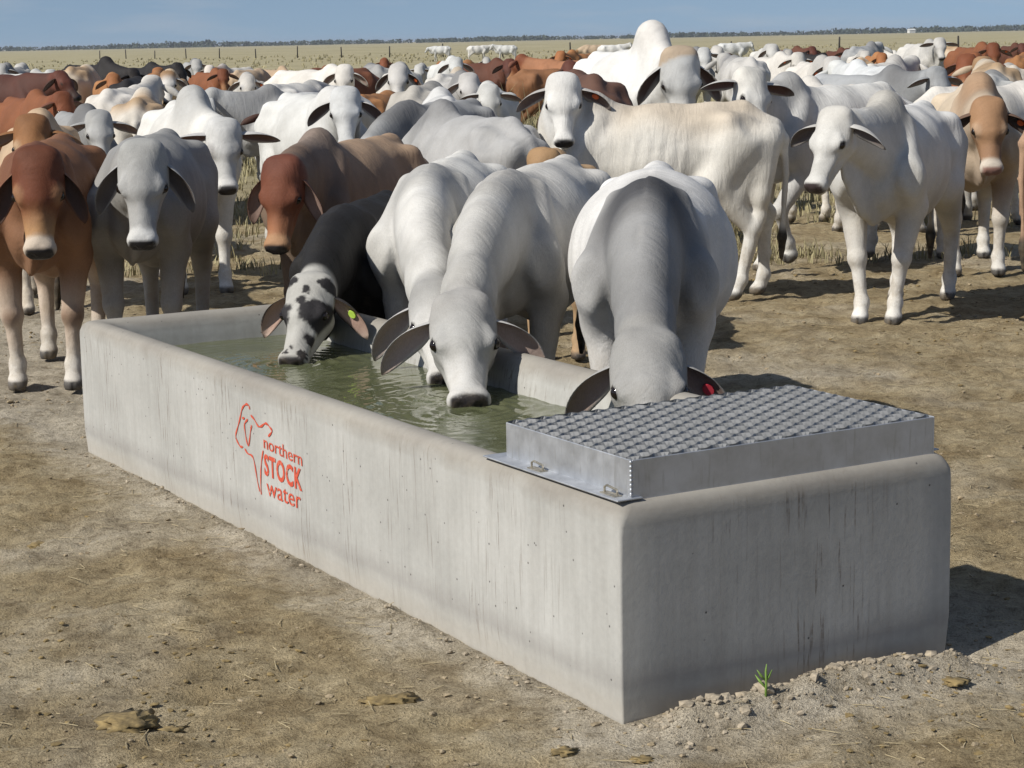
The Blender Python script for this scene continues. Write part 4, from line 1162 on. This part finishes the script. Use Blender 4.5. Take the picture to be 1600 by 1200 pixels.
H('head', 1468, 57, 38, -76, -92, W_, 'cow with lifted white face and sideways ears, tallest at far right', ear=(1.3, .35), s=1.1, pitch=-45)
H('head', 1511, 82, 24.0, -112, -110, R_ | dict(nose=(.36, .18, .09)), 'red-brown face hanging over the fawn back at right', ear=(.8, .9), head=1.06, eyes=True)
H('head', 1552, 65, 33, -80, -92, R_, 'red-brown cow with raised face and dark ears at far right', ear=(1.0, .7), tags=((1, 'orange'),))
H('rump', 1557, 101, 22.0, 82, 82, TW_, 'fawn rump below the raised red-brown face at far right')
H('rump', 1583, 104, 25.0, 80, 80, W_ | dict(coat=(.66, .6, .52)), 'cream hindquarters at the right edge behind the fawn rump')
H('rump', 1492, 73, 47, 110, 110, TW_, 'cream back far behind the tallest white face at right', nz=1.0)
H('rump', 1590, 88, 35, 70, 70, O_, 'orange-brown back at the right edge', nz=1.0)
H('rump', 1330, 136, 17.9, 104, 104, WW, 'white back angled between the stepping cow and the walking cow at right', nz=.95, hump=.2)
H('rump', 1468, 139, 17.5, 30, 30, WW, 'white hindquarters behind the walking white cow at right', nz=1.0)
H('rump', 1545, 120, 18.5, 75, 75, G_ | dict(coat=(.55, .56, .55)), 'grey rump just above the brown-faced pink-nosed cow')
# more of the far mob, filling the skyline
for (px, py, D, hd, lk, K, lab, kw) in (
    (131, 108, 33, -95, -88, K_, 'black face between the cream rump and the black humped cow at far left', {}),
    (226, 108, 33, -70, -85, G_, 'grey face left of the orange-brown back in the far left herd', {}),
    (452, 112, 36, -60, -80, T_, 'tan face just left of the white raised-head cow, far back', {}),
    (505, 108, 36, -85, -95, R_, 'red face far back above the body of the white raised-head cow', {}),
    (655, 99, 37, -100, -86, W_, 'white face between the hanging-eared grey face and the orange-brown head', dict(tags=((1, 'orange'),))),
    (830, 92, 38, -70, -88, R_, 'red face right of the dark red-brown turned cow, far back', dict(tags=((1, 'orange'),))),
    (1232, 76, 44, -95, -90, G_, 'small grey face between the high-held and the tagged white faces', {}),
    (1325, 74, 43, -80, -88, RB, 'dark brown face right of the blackish head, far back', {}),
    (1352, 78, 38, -95, -92, W_, 'white face left of the orange-brown cream-muzzled face', {}),
    (1597, 66, 46, -85, -90, RB, 'dark red face cut by the right edge, far back', {}),
    (600, 90, 44, -85, -90, R_, 'red face behind the hanging-eared grey face, against the grass', {})):
    H('head', px, py, D, hd, lk, K, lab, **kw)
# scattered far grazers
FG = 'far cattle grazing on the plain'
for (px, py, D, hd, K, lab) in ((690, 76, 175, 175, WW, 'leftmost of three tiny white cows far out on the plain'), (745, 75, 165, 10, WW, 'middle one of three tiny white cows far out on the plain'),
                               (792, 75, 160, 178, WW, 'rightmost of three tiny white cows far out on the plain'), (955, 73, 120, 5, WW, 'far white cow just left of the bull'),
                               (930, 76, 125, 190, T_, 'far tan cow left of the bull beside a white one'), (1141, 68, 110, 8, WW, 'far white cow alone on the plain right of the bull')):
    H('back', px, py, D, hd, hd, K, lab, s=1.0, nz=.9, group=FG)
build_herd()
# ------------------------------------------------------------------ ground litter
def scatter_mesh(name, items, mat, label, cat, protos, smooth=True):
    Vs, Fs, n = [], [], 0
    for (x, y, z, sx, sy, sz, rz, rx, k) in items:
        PV, PF = protos[k]
        v = PV * np.array([sx, sy, sz]); c, s = math.cos(rx), math.sin(rx)
        v = np.stack([v[:, 0], v[:, 1] * c - v[:, 2] * s, v[:, 1] * s + v[:, 2] * c], 1)
        c, s = math.cos(rz), math.sin(rz)
        v = np.stack([v[:, 0] * c - v[:, 1] * s, v[:, 0] * s + v[:, 1] * c, v[:, 2]], 1) + np.array([x, y, z])
        Vs.append(v); Fs.append(PF + n); n += len(v)
    o = link(name, mesh_np(name, np.concatenate(Vs), np.concatenate(Fs), smooth), mat)
    return tag(o, label, cat, kind='stuff')
def ico_np(sub, seed):
    bm = bmesh.new(); bmesh.ops.create_icosphere(bm, subdivisions=sub, radius=1)
    V = np.array([v.co[:] for v in bm.verts]); F = np.array([[l.index for l in f.verts] for f in bm.faces]); bm.free()
    r = np.random.default_rng(seed); V = V * r.uniform(.72, 1.2, (len(V), 1)); return V, F
def in_trough(x, y, m=.02):
    u, v = to_trough(x, y); return (u > -m) & (u < TW + m) & (v > -m) & (v < TL + m)
def litter():
    r = np.random.default_rng(11)
    protos = [ico_np(1, i) for i in range(6)]
    def pts(n, y0, y1, wid=.30):
        y = y0 + (y1 - y0) * r.random(n) ** 1.35; x = (r.random(n) * 2 - 1) * (y * wid + .3)
        ok = ~in_trough(x, y); return x[ok], y[ok]
    x, y = pts(15000, 3.4, 17)
    keep = vnoise(x, y, 1.3, 51) + .35 * r.random(len(x)) > .55; x, y = x[keep], y[keep]
    z = ground_h(x, y)
    it = []
    for i in range(len(x)):
        s = .0018 + .007 * r.random() ** 7 * (1 + y[i] / 14)
        it.append((x[i], y[i], z[i] + s * .15, s * r.uniform(.8, 1.7), s, s * r.uniform(.4, .8), r.uniform(0, 6.3), r.uniform(-.4, .4), r.integers(6)))
    scatter_mesh('soil_clods', it, M['clod'], 'small dry clods scattered over the trampled dirt', 'clods', protos, False)
    # dung crumbs and dark litter
    x, y = pts(22000, 3.4, 15)
    keep = vnoise(x, y, .9, 57) + .5 * vnoise(x, y, 3.1, 58) + .25 * r.random(len(x)) > .98; x, y = x[keep], y[keep]
    z = ground_h(x, y); it = []
    for i in range(len(x)):
        s = .0016 + .006 * r.random() ** 5 * (1 + y[i] / 14)
        it.append((x[i], y[i], z[i] + s * .2, s * r.uniform(1, 2.2), s, s * r.uniform(.3, .7), r.uniform(0, 6.3), r.uniform(-.4, .4), r.integers(6)))
    scatter_mesh('dung_crumbs', it, M['dung'], 'dark dung crumbs and litter trampled into the dirt', 'litter', protos, False)
    # crumbly bank round the trough foot
    it = []
    for i in range(2400):
        if r.random() < .75:
            u = r.uniform(.02, 1.18); v = -.015 - abs(r.normal()) * .10
        else:
            u = -.012 - abs(r.normal()) * .035; v = r.uniform(0, TL)
        c, s = math.cos(TAZ), math.sin(TAZ); X = TRO.x + u * c - v * s; Y = TRO.y + u * s + v * c
        q = .0016 + .009 * r.random() ** 10
        it.append((X, Y, float(ground_h(X, Y)) + q * .25, q * r.uniform(.8, 1.4), q, q * r.uniform(.6, .9), r.uniform(0, 6.3), r.uniform(-.5, .5), r.integers(6)))
    for i in range(46):
        u = r.choice([r.normal(.32, .12), r.uniform(.1, 1.1), r.normal(.95, .12)]); v = -.05 - abs(r.normal()) * .06
        c, s = math.cos(TAZ), math.sin(TAZ); X = TRO.x + u * c - v * s; Y = TRO.y + u * s + v * c; q = r.uniform(.008, .024)
        it.append((X, Y, float(ground_h(X, Y)), q * r.uniform(.9, 1.5), q, q * r.uniform(.5, .8), r.uniform(0, 6.3), r.uniform(-.5, .5), r.integers(6)))
    scatter_mesh('soil_crumbs', it, M['clod_grey'], 'grey crumbled soil banked along the foot of the trough', 'soil', protos, False)
    # straw
    S = np.array([(-1, -1, -1), (1, -1, -1), (1, 1, -1), (-1, 1, -1), (-1, -1, 1), (1, -1, 1), (1, 1, 1), (-1, 1, 1)], float)
    SF = np.array([(0, 3, 2, 1), (4, 5, 6, 7), (0, 1, 5, 4), (2, 3, 7, 6), (1, 2, 6, 5), (3, 0, 4, 7)])
    x, y = pts(3000, 3.4, 18)
    z = ground_h(x, y); it = []
    for i in range(len(x)):
        L = .005 + .03 * r.random() ** 2.5 * (1 + y[i] / 20)
        it.append((x[i], y[i], z[i] + .004, L, .0007 * (1 + y[i] / 12), .0006, r.uniform(0, 6.3), r.uniform(-.2, .2), 0))
    scatter_mesh('straw_litter', it, M['straw'], 'bits of pale straw strewn over the dirt', 'straw', [(S, SF)], False)
litter()
def grass():
    r = np.random.default_rng(5)
    V, F = [], []
    def tuft(x, y, h, n, spread):
        for i in range(n):
            a = r.uniform(0, 6.3); hh = h * r.uniform(.5, 1.15); lean = r.uniform(.1, .7) * spread; w = .0022 + .00022 * y
            bx, by = x + r.normal() * .06, y + r.normal() * .06
            dx, dy = math.cos(a), math.sin(a); px, py = -dy * w, dx * w
            if abs(px) < w * .5: px = w * .7
            k = len(V)
            V.extend([(bx - px, by - py, -.02), (bx + px, by + py, -.02), (bx + dx * lean * hh * .4 + px * .7, by + dy * lean * hh * .4 + py * .7, hh * .6), (bx + dx * lean * hh * .4 - px * .7, by + dy * lean * hh * .4 - py * .7, hh * .6),
                      (bx + dx * lean * hh + px * .15, by + dy * lean * hh, hh), (bx + dx * lean * hh - px * .15, by + dy * lean * hh, hh)])
            F.extend([(k, k + 1, k + 2, k + 3), (k + 3, k + 2, k + 4, k + 5)])
    for i in range(3800):
        y = 15.5 + 34 * r.random() ** 1.2; x = r.uniform(-.33, .33) * y
        if vnoise(np.array([x]), np.array([y]), .35, 61)[0] < .40 and y < 22: continue
        tuft(x, y, r.uniform(.04, .16) * (1 if y < 26 else 1.8), 10, 1.1)
    for i in range(5000):
        y = 38 + 260 * r.random() ** 1.5; x = r.uniform(-.5, .5) * y
        tuft(x, y, r.uniform(.12, .34), 4, .9)
    for (px, py, h) in ((800, 150, .75), (825, 155, .6), (1112, 150, .6), (1130, 155, .55), (815, 160, .5)):
        q = at_depth(px, py, 23.5); 
        for j in range(6): tuft(q.x + r.normal() * .25, 23.5 + r.normal() * .3, h * 1.5, 14, 1.0)
    for (px, py) in ((1150, 385), (1165, 372), (1300, 315), (1190, 345), (1490, 300)):
        q = at_z(px, py)
        for j in range(4): tuft(q.x + r.normal() * .15, q.y + r.normal() * .3, .20, 16, 1.2)
    o = link('dry_grass', mesh_np('dry_grass', np.array(V), np.array(F), False), M['grass'])
    tag(o, 'dry yellow grass of the plain and between the cattle', 'grass', kind='stuff')
grass()
def dung_pats():
    spots = [((610, 1090), .075, 'flat ochre dung pat in the foreground below the trough side'), ((200, 1125), .10, 'broken dung pile at the lower left of the dirt'), ((1005, 1178), .035, 'small yellowish dung lump at the bottom edge below the trough corner'),
             ((268, 1128), .045, 'small dark dung lump just right of the broken dung pile'), ((1490, 1066), .05, 'dung crumb beside the shaded right foot of the trough'), ((880, 1165), .04, 'brown dung pat left of the near trough corner'), ((60, 850), .05, 'dark dung pat on the dirt at left, level with the lettering')]
    for i, ((px, py), rad, lab) in enumerate(spots):
        q = at_z(px, py); r = np.random.default_rng(100 + i)
        V, F = ico_np(3, 200 + i)
        V = V / np.linalg.norm(V, axis=1)[:, None]
        n = np.array([mnoise.noise(Vector(v) * 2.2 + Vector((i * 7, 0, 0))) + .5 * mnoise.noise(Vector(v) * 6 + Vector((0, i, 0))) for v in V])
        V = V * (1 + .85 * n[:, None]) * np.array([rad * .8, rad * .62, rad * .16])
        o = link('dung_pat', mesh_np('dung_pat', V, F, True), M['dung'])
        o.location = (q.x, q.y, float(ground_h(q.x, q.y)) + rad * .06); o.rotation_euler = (0, 0, i * 1.3)
        tag(o, lab, 'dung', 'dung pats on the trampled dirt')
dung_pats()
def sprout():
    q = at_z(1196, 1112); z = float(ground_h(q.x, q.y))
    root = empty('weed_sprout', (q.x, q.y, z))
    tag(root, 'single green weed sprout on the soil bank at the trough foot', 'weed')
    bm = bmesh.new(); bm_tube(bm, [(0, 0, -.02), (.002, 0, .03), (.001, 0, .065), (.003, 0, .085)], [.0035, .0035, .003, .001], 6); link('stem', from_bm('stem', bm, True), M['sprout'], root)
    for (a, h, l) in ((2.6, .02, .03), (.4, .035, .02), (3.4, .04, .024)):
        bm = bmesh.new(); dx, dy = math.cos(a), math.sin(a)
        bm_tube(bm, [(0, 0, h), (dx * l * .5, dy * l * .5, h + .015), (dx * l, dy * l, h + .032)], [.0015, .004, .0006], 5); link('leaf', from_bm('leaf', bm, True), M['sprout'], root)
sprout()
# ------------------------------------------------------------------ dry-season haze over the plain
def haze():
    bm = bmesh.new(); bm_box(bm, (-33000, -33000, -1.2), (33000, 33000, 13.0))
    bmesh.ops.recalc_face_normals(bm, faces=bm.faces)
    m = bpy.data.materials.new('haze'); m.use_nodes = True
    nt = m.node_tree; nt.nodes.remove(nt.nodes['Principled BSDF'])
    v = nt.nodes.new('ShaderNodeVolumePrincipled')
    v.inputs['Color'].default_value = (.80, .87, 1.0, 1); v.inputs['Density'].default_value = .0001; v.inputs['Anisotropy'].default_value = .2
    nt.links.new(v.outputs[0], nt.nodes['Material Output'].inputs['Volume'])
    o = link('haze', from_bm('haze', bm), m)
    tag(o, 'thin bluish haze hanging over the far plain', 'haze', kind='stuff')
haze()
